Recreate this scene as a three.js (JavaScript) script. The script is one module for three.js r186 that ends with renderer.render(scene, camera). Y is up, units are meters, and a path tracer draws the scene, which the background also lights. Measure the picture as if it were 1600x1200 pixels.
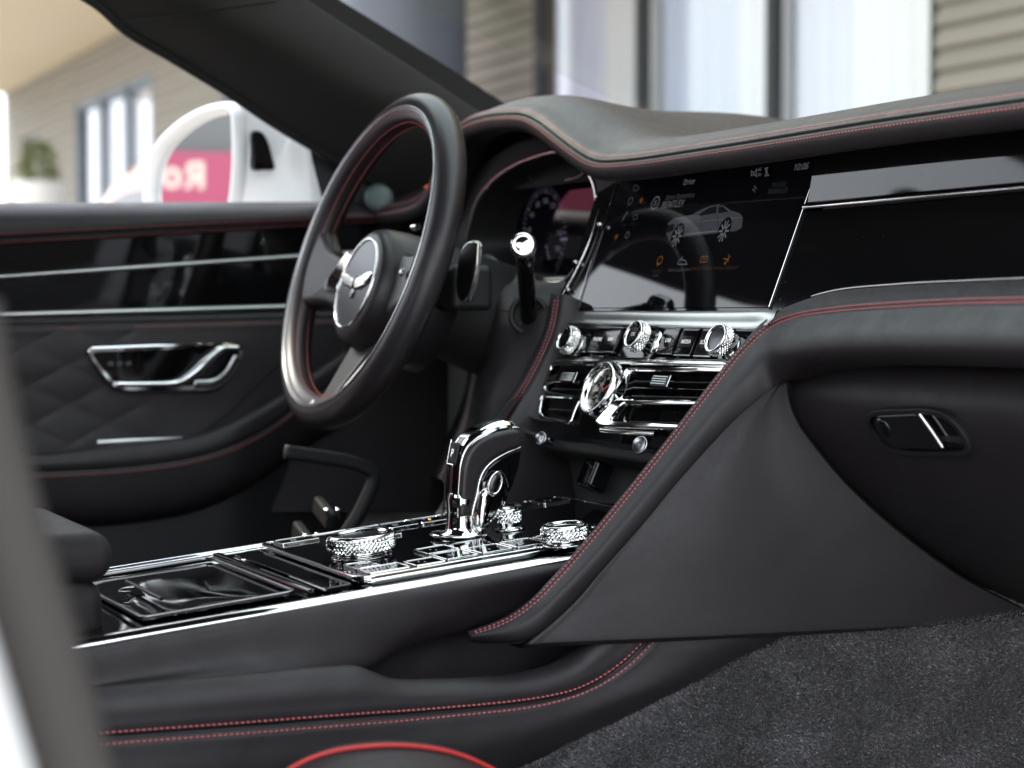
import * as THREE from 'three';
import { mergeGeometries } from 'three/addons/utils/BufferGeometryUtils.js';
import { RoundedBoxGeometry } from 'three/addons/geometries/RoundedBoxGeometry.js';

// ---------- camera, sky, sun, exposure ----------
const scene = new THREE.Scene();
const F = 2800, W = 1600, H = 1200;                       // focal length in photo pixels
const CAM = new THREE.Vector3(1.509, 0.84, 0.775);
const YAW = THREE.MathUtils.degToRad(27), PITCH = Math.atan(110 / F);
const fw = new THREE.Vector3(-Math.cos(YAW) * Math.cos(PITCH), -Math.sin(PITCH), -Math.sin(YAW) * Math.cos(PITCH));
const rt = new THREE.Vector3(Math.sin(YAW), 0, -Math.cos(YAW));
const upv = new THREE.Vector3().crossVectors(rt, fw);
const camera = new THREE.PerspectiveCamera(2 * Math.atan(H / 2 / F) * 180 / Math.PI, W / H, 0.05, 400);
camera.position.copy(CAM); camera.lookAt(CAM.clone().add(fw));
camera.focus = 1.62; camera.userData.fStop = 5.0;

const SUN = new THREE.Vector3(-0.5, 0.75, 0.42).normalize();
{ // soft bright sky with a pale horizon and broad cloud
  const w = 256, h = 128, d = new Float32Array(w * h * 4);
  for (let j = 0; j < h; j++) for (let i = 0; i < w; i++) {
    const el = (j + 0.5) / h * Math.PI - Math.PI / 2, az = (i + 0.5) / w * 2 * Math.PI;
    const y = Math.sin(el), c = Math.cos(el);
    const n = 0.5 + 0.25 * Math.sin(3 * az + 4 * el) * c + 0.25 * Math.sin(7 * az - 5 * el + 1) * c;
    const k = Math.max(0, y);
    const cl = 0.35 + 0.5 * n;
    let r = 0.78 + 0.42 * cl - 0.42 * k * (1 - cl), g = 0.86 + 0.36 * cl - 0.28 * k * (1 - cl), b = 0.97 + 0.28 * cl - 0.06 * k;
    if (y < 0) { r = g = b = 0.35; }
    const o = (j * w + i) * 4; d[o] = r; d[o + 1] = g; d[o + 2] = b; d[o + 3] = 1;
  }
  const t = new THREE.DataTexture(d, w, h, THREE.RGBAFormat, THREE.FloatType);
  t.mapping = THREE.EquirectangularReflectionMapping; t.magFilter = THREE.LinearFilter; t.minFilter = THREE.LinearFilter; t.needsUpdate = true;
  scene.background = t; scene.environment = t; scene.backgroundIntensity = 1.0; scene.environmentIntensity = 1.0;
}
const sun = new THREE.DirectionalLight(0xfff4e4, 1.5);
sun.position.copy(SUN).multiplyScalar(30); sun.target.position.set(0, 0, 0);
sun.castShadow = true; sun.shadow.radius = 24; sun.shadow.mapSize.set(2048, 2048);
Object.assign(sun.shadow.camera, { left: -14, right: 14, top: 14, bottom: -14, near: 1, far: 80 });
scene.add(sun); scene.add(sun.target);
const EXPOSURE = 2.95;

// ---------- helpers ----------
const V = (x, y, z) => new THREE.Vector3(x, y, z);
const ray = (u, v) => fw.clone().addScaledVector(rt, (u - W / 2) / F).addScaledVector(upv, (H / 2 - v) / F);
function P(u, v, ax, val) { const d = ray(u, v); return CAM.clone().addScaledVector(d, (val - CAM[ax]) / d[ax]); }   // a photo direction met with the plane it lies on
function onPlane(u, v, o, n) { const d = ray(u, v); return CAM.clone().addScaledVector(d, o.clone().sub(CAM).dot(n) / d.dot(n)); }
let seed = 7; const rnd = () => { seed = (seed * 1664525 + 1013904223) % 4294967296; return seed / 4294967296; };
const used = {};
function uniq(n) { used[n] = (used[n] ?? -1) + 1; return used[n] ? `${n}_${String(used[n]).padStart(3, '0')}` : n; }
function mesh(name, geo, mat, parent) {
  const m = new THREE.Mesh(geo, mat); m.castShadow = m.receiveShadow = true;
  m.name = parent ? name : uniq(name); (parent || scene).add(m); return m;
}
function thing(name, label, category, group) {
  const g = new THREE.Group(); g.name = uniq(name); g.userData = { label, category, kind: 'thing' }; if (group) g.userData.group = group; scene.add(g); return g;
}
function tag(o, label, category, group) { o.userData.label = label; o.userData.category = category; if (group) o.userData.group = group; return o; }
function structure(name, geo, mat, label) { const m = mesh(name, geo, mat); m.userData.kind = 'structure'; if (label) m.userData.label = label; return m; }
function part(name, parent) { const g = new THREE.Group(); g.name = name; parent.add(g); return g; }
function basis(o, x, y) {
  const X = x.clone().normalize(), Z = X.clone().cross(y).normalize(), Y = Z.clone().cross(X);
  return new THREE.Matrix4().makeBasis(X, Y, Z).setPosition(o);
}
const crv = (pts, closed = false) => new THREE.CatmullRomCurve3(pts, closed, 'centripetal');
const dense = (pts, n, closed = false) => crv(pts, closed).getSpacedPoints(n);
function catmull(p, t) {
  const n = p.length - 1, f = Math.min(n - 1e-9, Math.max(0, t * n)), i = Math.floor(f), k = f - i;
  const a = i > 0 ? p[i - 1] : p[0].clone().multiplyScalar(2).sub(p[1]), b = p[i], c = p[i + 1], d = i + 2 <= n ? p[i + 2] : p[n].clone().multiplyScalar(2).sub(p[n - 1]);
  const k2 = k * k, k3 = k2 * k, o = V(0, 0, 0);
  for (const q of ['x', 'y', 'z']) o[q] = 0.5 * (2 * b[q] + (c[q] - a[q]) * k + (2 * a[q] - 5 * b[q] + 4 * c[q] - d[q]) * k2 + (3 * b[q] - a[q] - 3 * c[q] + d[q]) * k3);
  return o;
}
// smooth surface through rows of points; seams = rows (by number) where two hides meet in a real groove
class Loft {
  constructor(rows, { index = null, linear = false } = {}) {
    this.rows = rows; this.n = rows.length; this.linear = linear;
    this.same = index ?? rows.every(r => r.length === rows[0].length);
    this.c = rows.map(r => r.length > 1 ? crv(r) : null);
    this.flip = 1;
  }
  at(u, v) {
    const p = this.c.map((c) => this.same ? c.getPoint(u) : c.getPointAt(u));
    if (this.n === 2 || this.linear) { const f = Math.min(this.n - 1 - 1e-9, v * (this.n - 1)), i = Math.floor(f); return p[i].lerp(p[i + 1], f - i); }
    return catmull(p, v);
  }
  nrm(u, v) {
    const e = 2e-3, a = this.at(Math.max(0, u - e), v), b = this.at(Math.min(1, u + e), v), c = this.at(u, Math.max(0, v - e)), d = this.at(u, Math.min(1, v + e));
    return b.sub(a).cross(d.sub(c)).normalize().multiplyScalar(this.flip);
  }
  vt(u, v) { const e = 2e-3; return this.at(u, Math.min(1, v + e)).sub(this.at(u, Math.max(0, v - e))).normalize(); }
  face(dir) { this.flip = 1; if (this.nrm(0.5, 0.5).dot(dir) < 0) this.flip = -1; return this; }
  geo(nu, nv, { seams = [], depth = 0.0024, wide = 0.0016, disp = null } = {}) {
    let vs = []; for (let j = 0; j <= nv; j++) vs.push(j / nv);
    for (const s of seams) { const sv = s / (this.n - 1); const L = this.at(0.5, Math.min(1, sv + 0.01)).distanceTo(this.at(0.5, sv)) / 0.01 || 0.1; for (let q = -7; q <= 7; q++) vs.push(sv + q * 0.0008 / L); }
    vs = vs.filter(v => v >= 0 && v <= 1).sort((a, b) => a - b).filter((v, i, a) => !i || v - a[i - 1] > 1e-5);
    const pos = [], uv = [], idx = [], m = vs.length, g = [];
    for (let i = 0; i <= nu; i++) {
      const u = i / nu, col = []; const sp = seams.map(s => this.at(u, s / (this.n - 1)));
      for (let j = 0; j < m; j++) {
        const p = this.at(u, vs[j]); let h = 0;
        for (const s of sp) { const d = p.distanceTo(s); h -= depth * Math.exp(-((d / wide) ** 2)); h += 0.0007 * Math.exp(-(((d - 0.0085) / 0.004) ** 2)); }
        if (disp) h += disp(u, vs[j], p);
        if (h) p.addScaledVector(this.nrm(Math.min(0.998, Math.max(0.002, u)), Math.min(0.998, Math.max(0.002, vs[j]))), h);
        col.push(p);
      }
      g.push(col);
    }
    const ul = [0], vl = [0], mj = m >> 1, mi = nu >> 1;
    for (let i = 1; i <= nu; i++) ul.push(ul[i - 1] + g[i][mj].distanceTo(g[i - 1][mj]));
    for (let j = 1; j < m; j++) vl.push(vl[j - 1] + g[mi][j].distanceTo(g[mi][j - 1]));
    for (let i = 0; i <= nu; i++) for (let j = 0; j < m; j++) { const p = g[i][j]; pos.push(p.x, p.y, p.z); uv.push(ul[i], vl[j]); }
    for (let i = 0; i < nu; i++) for (let j = 0; j < m - 1; j++) {
      const a = i * m + j, b = a + m, c = a + 1, d = b + 1;
      if (this.flip > 0) idx.push(a, b, c, b, d, c); else idx.push(a, c, b, b, c, d);
    }
    const o = new THREE.BufferGeometry();
    o.setAttribute('position', new THREE.Float32BufferAttribute(pos, 3)); o.setAttribute('uv', new THREE.Float32BufferAttribute(uv, 2)); o.setIndex(idx); o.computeVertexNormals();
    return o;
  }
  // double row of thread along row s
  stitches(s, offs = [-0.0052, 0.0052], { u0 = 0, u1 = 1, pitch = 0.0036, len = 0.0027, r = 0.00052, lift = 0.0006, lean = 0.12 } = {}) {
    const sv = s / (this.n - 1), N = 600, pts = []; let L = 0;
    for (let i = 0; i <= N; i++) pts.push(this.at(u0 + (u1 - u0) * i / N, sv));
    const cum = [0]; for (let i = 1; i <= N; i++) { L += pts[i].distanceTo(pts[i - 1]); cum.push(L); }
    const g0 = new THREE.SphereGeometry(1, 6, 4), out = []; let k = 0;
    for (let d = pitch; d < L - pitch; d += pitch) {
      while (cum[k + 1] < d) k++;
      const u = u0 + (u1 - u0) * (k + (d - cum[k]) / (cum[k + 1] - cum[k])) / N;
      const c = this.at(u, sv), n = this.nrm(Math.min(.997, Math.max(.003, u)), sv), t = pts[k + 1].clone().sub(pts[k]).normalize(), b = n.clone().cross(t).normalize();
      const vt = this.vt(u, sv); const sg = Math.sign(b.dot(vt)) || 1;
      for (const o of offs) {
        const q = c.clone().addScaledVector(b, o * sg);
        const e = o / (this.at(Math.min(.999, u), Math.min(1, sv + 0.01)).distanceTo(c) / 0.01 || 1); // follow the curve of the hide
        const w = this.at(u, Math.min(1, Math.max(0, sv + e))); q.copy(w).addScaledVector(n, lift);
        const tt = t.clone().addScaledVector(b, lean * Math.sign(o) + (rnd() - .5) * 0.12).normalize();
        const mm = basis(q, tt, b).multiply(new THREE.Matrix4().makeScale(len / 2, r, r));
        out.push(g0.clone().applyMatrix4(mm));
      }
    }
    return mergeGeometries(out);
  }
}
function stitchMesh(l, s, parent, offs, o, mat) { const m = mesh('stitching', l.stitches(s, offs, o), mat || MAT.thread, parent); m.userData.kind = 'stuff'; return m; }
// profile (pairs across, up) carried along points; nf(i, t) gives the up direction
function sweep(pts, prof, nf, closed = false, caps = true, scale = null) {
  const n = pts.length, m = prof.length, pos = [], uv = [], idx = []; let L = 0;
  for (let i = 0; i < n; i++) {
    const a = pts[closed ? (i - 1 + n) % n : Math.max(0, i - 1)], b = pts[closed ? (i + 1) % n : Math.min(n - 1, i + 1)];
    const t = b.clone().sub(a).normalize(), up = (typeof nf === 'function' ? nf(i / (n - 1), t, pts[i]) : nf).clone();
    const bi = t.clone().cross(up).normalize(), no = bi.clone().cross(t).normalize(), s = scale ? scale(i / (n - 1)) : 1;
    if (i) L += pts[i].distanceTo(pts[i - 1]);
    for (let j = 0; j < m; j++) { const p = pts[i].clone().addScaledVector(bi, prof[j][0] * s).addScaledVector(no, prof[j][1] * s); pos.push(p.x, p.y, p.z); uv.push(L, j / m * 0.05); }
  }
  const N = closed ? n : n - 1;
  for (let i = 0; i < N; i++) for (let j = 0; j < m; j++) { const a = i * m + j, b = ((i + 1) % n) * m + j, c = i * m + (j + 1) % m, d = ((i + 1) % n) * m + (j + 1) % m; idx.push(a, b, c, b, d, c); }
  if (!closed && caps) for (let j = 1; j < m - 1; j++) { idx.push(0, j, j + 1); const o = (n - 1) * m; idx.push(o, o + j + 1, o + j); }
  const g = new THREE.BufferGeometry(); g.setAttribute('position', new THREE.Float32BufferAttribute(pos, 3)); g.setAttribute('uv', new THREE.Float32BufferAttribute(uv, 2)); g.setIndex(idx); g.computeVertexNormals(); return g;
}
const oval = (a, b, n = 12) => Array.from({ length: n }, (_, i) => [a * Math.cos(i / n * 2 * Math.PI), b * Math.sin(i / n * 2 * Math.PI)]);
const tube = (pts, r, n = 8, closed = false, N = 60) => new THREE.TubeGeometry(crv(pts, closed), N, r, n, closed);
function shapeOf(pts, round = 0) {            // closed outline, corners rounded by `round`
  const s = new THREE.Shape(), n = pts.length;
  for (let i = 0; i < n; i++) {
    const a = pts[(i - 1 + n) % n], b = pts[i], c = pts[(i + 1) % n];
    const d1 = Math.hypot(a[0] - b[0], a[1] - b[1]), d2 = Math.hypot(c[0] - b[0], c[1] - b[1]);
    const r = Math.min(round, d1 * 0.45, d2 * 0.45);
    const p = [b[0] + (a[0] - b[0]) / d1 * r, b[1] + (a[1] - b[1]) / d1 * r], q = [b[0] + (c[0] - b[0]) / d2 * r, b[1] + (c[1] - b[1]) / d2 * r];
    if (!i) s.moveTo(...p); else s.lineTo(...p);
    if (r > 1e-6) s.quadraticCurveTo(b[0], b[1], ...q);
  }
  s.closePath(); return s;
}
function smoothShape(pts, n = 60) { const c = crv(pts.map(p => V(p[0], p[1], 0)), true).getSpacedPoints(n); const s = new THREE.Shape(); c.slice(0, -1).forEach((p, i) => i ? s.lineTo(p.x, p.y) : s.moveTo(p.x, p.y)); s.closePath(); return s; }
function extr(shape, depth, bevel = 0, seg = 3, curveSegments = 8) {
  return new THREE.ExtrudeGeometry(shape, { depth: Math.max(1e-4, depth - 2 * bevel), bevelEnabled: bevel > 0, bevelSize: bevel, bevelThickness: bevel, bevelOffset: -bevel, bevelSegments: seg, curveSegments }).translate(0, 0, bevel);
}
const box = (w, h, d, r = 0.002, s = 2) => new RoundedBoxGeometry(w, h, d, s, Math.min(r, w / 2.01, h / 2.01, d / 2.01));
function lathe(pr, n = 48) { return new THREE.LatheGeometry(pr.map(p => new THREE.Vector2(p[0], p[1])), n); }
// diamond knurled band round the y axis
function knurl(r, h, n = 40, rows = 5, amp = 0.0007, taper = 0, bulge = 0) {
  const nu = n * 6, nv = rows * 6 + 2, pos = [], idx = [], uv = [];
  for (let j = 0; j <= nv; j++) for (let i = 0; i <= nu; i++) {
    const a = i / nu * Math.PI * 2, v = j / nv;
    const p = i / nu * n, q = v * rows / 1.0;
    const t1 = Math.abs(((p + q) % 1) - 0.5) * 2, t2 = Math.abs((((p - q) % 1) + 1) % 1 - 0.5) * 2;
    let d = amp * (1 - 2 * Math.max(t1, t2)); if (j === 0 || j === nv) d = -amp;
    const R = r + d + taper * (v - 0.5) + bulge * (1 - (2 * v - 1) ** 2);
    pos.push(R * Math.cos(a), (v - 0.5) * h, R * Math.sin(a)); uv.push(i / nu, v);
  }
  for (let j = 0; j < nv; j++) for (let i = 0; i < nu; i++) { const a = j * (nu + 1) + i, b = a + 1, c = a + nu + 1, d = c + 1; idx.push(a, c, b, b, c, d); }
  let g = new THREE.BufferGeometry(); g.setAttribute('position', new THREE.Float32BufferAttribute(pos, 3)); g.setAttribute('uv', new THREE.Float32BufferAttribute(uv, 2)); g.setIndex(idx);
  g = g.toNonIndexed(); g.computeVertexNormals(); return g;
}
const merge = (l) => mergeGeometries(l.map(g => { const q = g.index ? g.toNonIndexed() : g; for (const k of Object.keys(q.attributes)) if (!['position', 'normal', 'uv'].includes(k)) q.deleteAttribute(k); return q; }));
// ---------- textures ----------
function tileNoise(n, f, s0) { // tileable value noise, f cells
  let s = s0; const r = () => { s = (s * 1664525 + 1013904223) % 4294967296; return s / 4294967296; };
  const g = Float32Array.from({ length: f * f }, r), o = new Float32Array(n * n);
  for (let y = 0; y < n; y++) for (let x = 0; x < n; x++) {
    const fx = x / n * f, fy = y / n * f, i = Math.floor(fx), j = Math.floor(fy); let a = fx - i, b = fy - j; a = a * a * (3 - 2 * a); b = b * b * (3 - 2 * b);
    const q = (ii, jj) => g[((jj + f) % f) * f + (ii + f) % f];
    o[y * n + x] = (q(i, j) * (1 - a) + q(i + 1, j) * a) * (1 - b) + (q(i, j + 1) * (1 - a) + q(i + 1, j + 1) * a) * b;
  }
  return o;
}
function tex(n, fn, srgb, rep) {
  const d = new Uint8Array(n * n * 4);
  for (let i = 0; i < n * n; i++) { const c = fn(i % n, Math.floor(i / n), i); d[i * 4] = c[0] * 255; d[i * 4 + 1] = c[1] * 255; d[i * 4 + 2] = c[2] * 255; d[i * 4 + 3] = 255; }
  const t = new THREE.DataTexture(d, n, n, THREE.RGBAFormat); t.wrapS = t.wrapT = THREE.RepeatWrapping; t.magFilter = THREE.LinearFilter; t.minFilter = THREE.LinearMipmapLinearFilter; t.generateMipmaps = true;
  if (srgb) t.colorSpace = THREE.SRGBColorSpace; if (rep) t.repeat.set(rep, rep); t.needsUpdate = true; return t;
}
const cl01 = (x) => Math.min(1, Math.max(0, x));
function worley(n, f, s0) {
  let s = s0; const r = () => { s = (s * 1664525 + 1013904223) % 4294967296; return s / 4294967296; };
  const g = Array.from({ length: f * f }, () => [r(), r()]), o = new Float32Array(n * n);
  for (let y = 0; y < n; y++) for (let x = 0; x < n; x++) {
    const fx = x / n * f, fy = y / n * f, i = Math.floor(fx), j = Math.floor(fy); let d1 = 9, d2 = 9;
    for (let b = -1; b <= 1; b++) for (let a = -1; a <= 1; a++) { const q = g[((j + b + f) % f) * f + (i + a + f) % f], d = Math.hypot(i + a + q[0] - fx, j + b + q[1] - fy); if (d < d1) { d2 = d1; d1 = d; } else if (d < d2) d2 = d; }
    o[y * n + x] = d2 - d1;
  }
  return o;
}
const wl = worley(512, 48, 3), nA = tileNoise(512, 8, 5), nB = tileNoise(512, 32, 9), nC = tileNoise(512, 128, 13), nD = tileNoise(512, 256, 17);
const leatherBump = tex(512, (x, y, i) => { const v = cl01(0.35 + 0.55 * Math.min(1, wl[i] * 2.2) + 0.12 * (nC[i] - .5)); return [v, v, v]; }, false, 18);
const leatherRough = tex(512, (x, y, i) => { const v = cl01(0.52 + 0.10 * (nA[i] - .5) + 0.08 * (nB[i] - .5) - 0.05 * Math.min(1, wl[i] * 2)); return [v, v, v]; }, false, 6);
const specks = tex(512, (x, y, i) => { const v = cl01(0.05 + 0.05 * (nA[i] - .5) + (nD[i] > 0.93 && nC[i] > 0.62 ? 0.25 : 0)); return [v, v, v]; }, false, 4);
const ripple = (p, k = 1) => .00035 * k * (Math.sin(p.z * 61 + 2.1 * Math.sin(p.y * 47 + 1)) * Math.sin(p.y * 73 + 1.7 * Math.sin(p.z * 39)) + .5 * Math.sin(p.z * 140 + p.y * 90 + p.x * 120));   // slack of a stretched hide
// ---------- materials ----------
const lin = (r, g, b) => new THREE.Color().setRGB(r, g, b);
const std = (o) => new THREE.MeshStandardMaterial({ side: THREE.DoubleSide, ...o });
const MAT = {
  leather: std({ color: lin(0.0176, 0.0142, 0.0165), roughness: 1, roughnessMap: leatherRough, bumpMap: leatherBump, bumpScale: 0.00016 }),
  leatherSmooth: std({ color: lin(0.0176, 0.0144, 0.016), roughness: 0.37, bumpMap: leatherBump, bumpScale: 0.00004 }),
  gloss: std({ color: lin(0.0035, 0.0035, 0.004), roughness: 1, roughnessMap: specks }),
  chrome: std({ color: lin(0.86, 0.86, 0.85), metalness: 1, roughness: 0.05 }),
  glintBead: std({ color: lin(0.55, 0.55, 0.55), metalness: 1, roughness: 0.25 }),
  satin: std({ color: lin(0.52, 0.52, 0.52), metalness: 1, roughness: 0.3 }),
  leverChrome: std({ color: lin(0.6, 0.6, 0.6), metalness: 1, roughness: 0.06 }),
  steel: std({ color: lin(0.42, 0.42, 0.42), metalness: 1, roughness: 0.22 }),
  darkMetal: std({ color: lin(0.09, 0.09, 0.1), metalness: 1, roughness: 0.25 }),
  matte: std({ color: lin(0.005, 0.005, 0.0055), roughness: 0.7 }),
  softBlack: std({ color: lin(0.009, 0.009, 0.0095), roughness: 0.55 }),
  thread: std({ color: lin(0.5, 0.12, 0.12), roughness: 0.75 }),
  piping: std({ color: lin(0.5, 0.03, 0.03), roughness: 0.5 }),
  headliner: std({ color: lin(0.022, 0.020, 0.019), roughness: 0.9, bumpMap: leatherBump, bumpScale: 0.0001 }),
  paint: new THREE.MeshPhysicalMaterial({ side: THREE.DoubleSide, color: lin(0.78, 0.78, 0.78), roughness: 0.35, clearcoat: 1, clearcoatRoughness: 0.03 }),
  icon: std({ color: lin(0.5, 0.5, 0.5), roughness: 0.6 }),
  rubber: std({ color: lin(0.012, 0.012, 0.012), roughness: 0.6 }),
  mirror: std({ color: lin(0.82, 0.84, 0.84), metalness: 1, roughness: 0.01 }),
  glass: new THREE.MeshPhysicalMaterial({ side: THREE.DoubleSide, color: 0xffffff, roughness: 0.02, transmission: 1, thickness: 0, ior: 1.45 }),
  screenGlass: new THREE.MeshPhysicalMaterial({ side: THREE.DoubleSide, color: lin(.83, .88, .82), roughness: 0.01, transmission: 1, thickness: 0, ior: 1.06 }),
};
function canvasTex(w, h, draw) { const c = document.createElement('canvas'); c.width = w; c.height = h; const x = c.getContext('2d'); draw(x, w, h); const t = new THREE.CanvasTexture(c); t.colorSpace = THREE.SRGBColorSpace; t.anisotropy = 8; return t; }
// ================= SETTING: ground, building, sign =================
const WALLZ = CAM.z - 5;
{
  const gt = tex(512, (x, y, i) => { const v = 0.68 + 0.10 * (nA[i] - .5) + 0.10 * (nB[i] - .5) + 0.10 * (nD[i] - .5); return [v, v * 0.97, v * 0.92]; }, true, 0.4);
  const g = new THREE.PlaneGeometry(300, 300, 1, 1).rotateX(-Math.PI / 2);
  const uv = g.attributes.uv; for (let i = 0; i < uv.count; i++) uv.setXY(i, uv.getX(i) * 300, uv.getY(i) * 300);
  structure('ground', g, std({ map: gt, roughness: 0.9 }), 'pale concrete paving outside the car');
}
{ // building front that runs across in front of the car
  const b = thing('building', 'beige building front clad in horizontal boards with tall windows', 'building');
  const boardM = [0, 1, 2].map(k => std({ color: lin(0.27 + 0.022 * k, 0.25 + 0.02 * k, 0.215 + 0.017 * k), roughness: 0.7 }));
  const frameM = std({ color: lin(0.03, 0.034, 0.034), roughness: 0.5, metalness: 0.3 });
  const frameG = std({ color: lin(0.13, 0.16, 0.19), roughness: 0.5, metalness: 0.3 });
  const blindM = std({ color: lin(0.84, 0.86, 0.9), roughness: 0.9 });
  const curtainReflectM = [lin(.66, .69, .74), lin(.52, .58, .72), lin(.68, .70, .72), lin(.58, .62, .75)].map(c => std({ color: c, roughness: .9 }));
  const blindM2 = std({ color: lin(0.74, 0.79, 0.88), roughness: 0.9 });
  const paneM = new THREE.MeshPhysicalMaterial({ side: THREE.DoubleSide, color: 0xffffff, roughness: 0.03, transmission: 1, thickness: 0, ior: 1.5 });
  const xa = (px) => P(px, 300, 'z', WALLZ).x;
  const wins = [ // [left px, right px, top y, panes, frame, sill]
    { a: xa(122), b: xa(243), top: P(243, 112, 'z', WALLZ).y, n: 3, m: frameG },
    { a: xa(352), b: xa(470), top: 3.05, n: 3, m: frameG },
    { a: xa(838), b: xa(1468), top: 3.0, n: 3, m: frameM },
    { a: xa(38), b: xa(62), top: P(50, 212, 'z', WALLZ).y, n: 1, m: frameM },
  ].sort((p, q) => p.a - q.a);
  const x0 = xa(11), x1 = 9, sill = 0.35, top = 3.82;
  // pieces of wall between openings, board by board
  const spans = []; let c = x0; for (const w of wins) { spans.push([c, w.a]); c = w.b; } spans.push([c, x1]);
  const ph = 0.092;
  const prof = (wd) => { const s = new THREE.Shape(); s.moveTo(0, 0.004); s.lineTo(0.012, 0.0); s.lineTo(0.034, 0.012); s.lineTo(0.03, 0.05); s.lineTo(0.008, 0.088); s.lineTo(0, ph - 0.003); s.closePath(); return extr(s, wd).rotateY(-Math.PI / 2); };
  const putBoards = (xl, xr, yl, yh) => {
    const g = prof(xr - xl); let k = 0;
    for (let y = yl; y < yh - 0.02; y += ph) { const m = mesh('siding_board', g, boardM[(k * 7 + (k >> 1)) % 3], b); m.position.set(xr, y, WALLZ); k++; }
  };
  const wallM = std({ color: lin(0.2, 0.175, 0.14), roughness: 0.9 });
  const slab = (xl, xr, yl, yh) => { const m = mesh('wall', new THREE.BoxGeometry(xr - xl, yh - yl, 0.3), wallM, b); m.position.set((xl + xr) / 2, (yl + yh) / 2, WALLZ - 0.152); };
  spans.forEach(([l, r]) => { if (r - l > 0.05) { slab(l, r, 0, top); putBoards(l, r, 0, top); } });
  for (const w of wins) {
    slab(w.a, w.b, 0, sill); putBoards(w.a, w.b, 0, sill - 0.02); slab(w.a, w.b, w.top, top); putBoards(w.a, w.b, w.top, top);
    const win = part('window', b), mw = w.n === 1 ? 0.06 : w.m === frameM ? 0.055 : 0.09, wd = w.b - w.a;
    const jamb = (x, ww) => { const m = mesh('frame', new THREE.BoxGeometry(ww, w.top - sill, 0.06), w.m, win); m.position.set(x, (w.top + sill) / 2, WALLZ - 0.01); };
    jamb(w.a + mw / 2, mw); jamb(w.b - mw / 2, mw * 0.7); for (let k = 1; k < w.n; k++) jamb(w.a + wd * k / w.n, mw * 1.1);
    for (const [y, hh] of [[sill + 0.04, 0.08], [w.top - 0.04, 0.08]]) { const m = mesh('frame', new THREE.BoxGeometry(wd, hh, 0.12), w.m, win); m.position.set((w.a + w.b) / 2, y, WALLZ - 0.06); }
    for (let k = 0; k < w.n; k++) {
      const l = w.a + wd * k / w.n + 0.02, r = w.a + wd * (k + 1) / w.n - 0.02;
      const p = mesh('pane', new THREE.BoxGeometry(r - l, w.top - sill - 0.14, 0.008), paneM, win); p.position.set((l + r) / 2, (w.top + sill) / 2, WALLZ - 0.05);
      // pale curtains inside; their mixed tones stand in for reflections on the panes
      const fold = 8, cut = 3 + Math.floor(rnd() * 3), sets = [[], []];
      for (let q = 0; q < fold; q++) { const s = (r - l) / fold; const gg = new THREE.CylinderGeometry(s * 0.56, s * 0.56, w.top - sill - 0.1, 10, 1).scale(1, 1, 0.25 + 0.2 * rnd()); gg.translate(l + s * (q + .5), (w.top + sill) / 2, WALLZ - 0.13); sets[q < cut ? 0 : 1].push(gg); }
      sets.forEach((bl, i) => mesh('curtain', merge(bl), curtainReflectM[(k * 2 + i * 3 + w.n) % 4], win));
    }
  }
  const dm = std({ color: lin(0.05, 0.05, 0.05), roughness: 0.9 });
  const back = mesh('inner_wall', new THREE.BoxGeometry(x1 - x0, top, 0.1), dm, b); back.position.set((x0 + x1) / 2, top / 2, WALLZ - 0.6);
  const soff = mesh('canopy', box(9.5 - x0, 0.5, 2.0, 0.02), std({ color: lin(0.62, 0.52, 0.38), roughness: 0.8 }), b); soff.position.set((x0 + 9.5) / 2, top + 0.253, WALLZ + 0.95);
}
{ // column under the canopy
  const a = P(541, 100, 'z', -3.5), c = P(735, 100, 'z', -3.5);
  const rr = 0.5 * a.distanceTo(c) * Math.sin(0.42); const col = thing('column', 'blue grey round column under the canopy beyond the windscreen', 'column');
  const cm = std({ color: lin(0.09, 0.115, 0.14), roughness: 0.5 });
  const m = mesh('shaft', new THREE.CylinderGeometry(rr, rr, 3.8, 48), cm, col); m.position.set((a.x + c.x) / 2, 1.9, -3.5);
  const f = mesh('foot', new THREE.CylinderGeometry(rr + .04, rr + .05, 0.12, 48), cm, col); f.position.set((a.x + c.x) / 2, 0.06, -3.5);
}
{ // pink hoarding behind the car that the door mirror and the glossy trim reflect
  const s = thing('sign_hoarding', 'long pink hoarding with pale lettering behind the car', 'sign');
  const L = 12, pink = canvasTex(2048, 239, (x, w, h) => { x.fillStyle = '#bd5674'; x.fillRect(0, 0, w, h); x.fillStyle = '#f6ead8'; x.font = 'bold 36px sans-serif'; x.textBaseline = 'alphabetic'; x.fillText('Ro', (6 - .27) * 170.5, (1.735 - 1.53) * 170.5); });
  const m = mesh('board', new THREE.BoxGeometry(L, 1.4, 0.06), std({ map: pink, roughness: 0.6 }), s); m.rotation.y = Math.PI * 0.78; m.position.set(-5.2, 1.035, 6.2);
  const ft = mesh('plinth', new THREE.BoxGeometry(L, 0.34, 0.1), std({ color: lin(0.3, 0.3, 0.3), roughness: 0.8 }), s); ft.rotation.y = Math.PI * 0.78; ft.position.set(-5.2, 0.17, 6.2);
  const w = mesh('wall', new THREE.BoxGeometry(L, 2.3, 0.3), std({ color: lin(0.2, 0.21, 0.21), roughness: 0.8 }), s); w.rotation.y = Math.PI * 0.78; w.position.set(-5.35, 1.15, 6.4);
}
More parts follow.
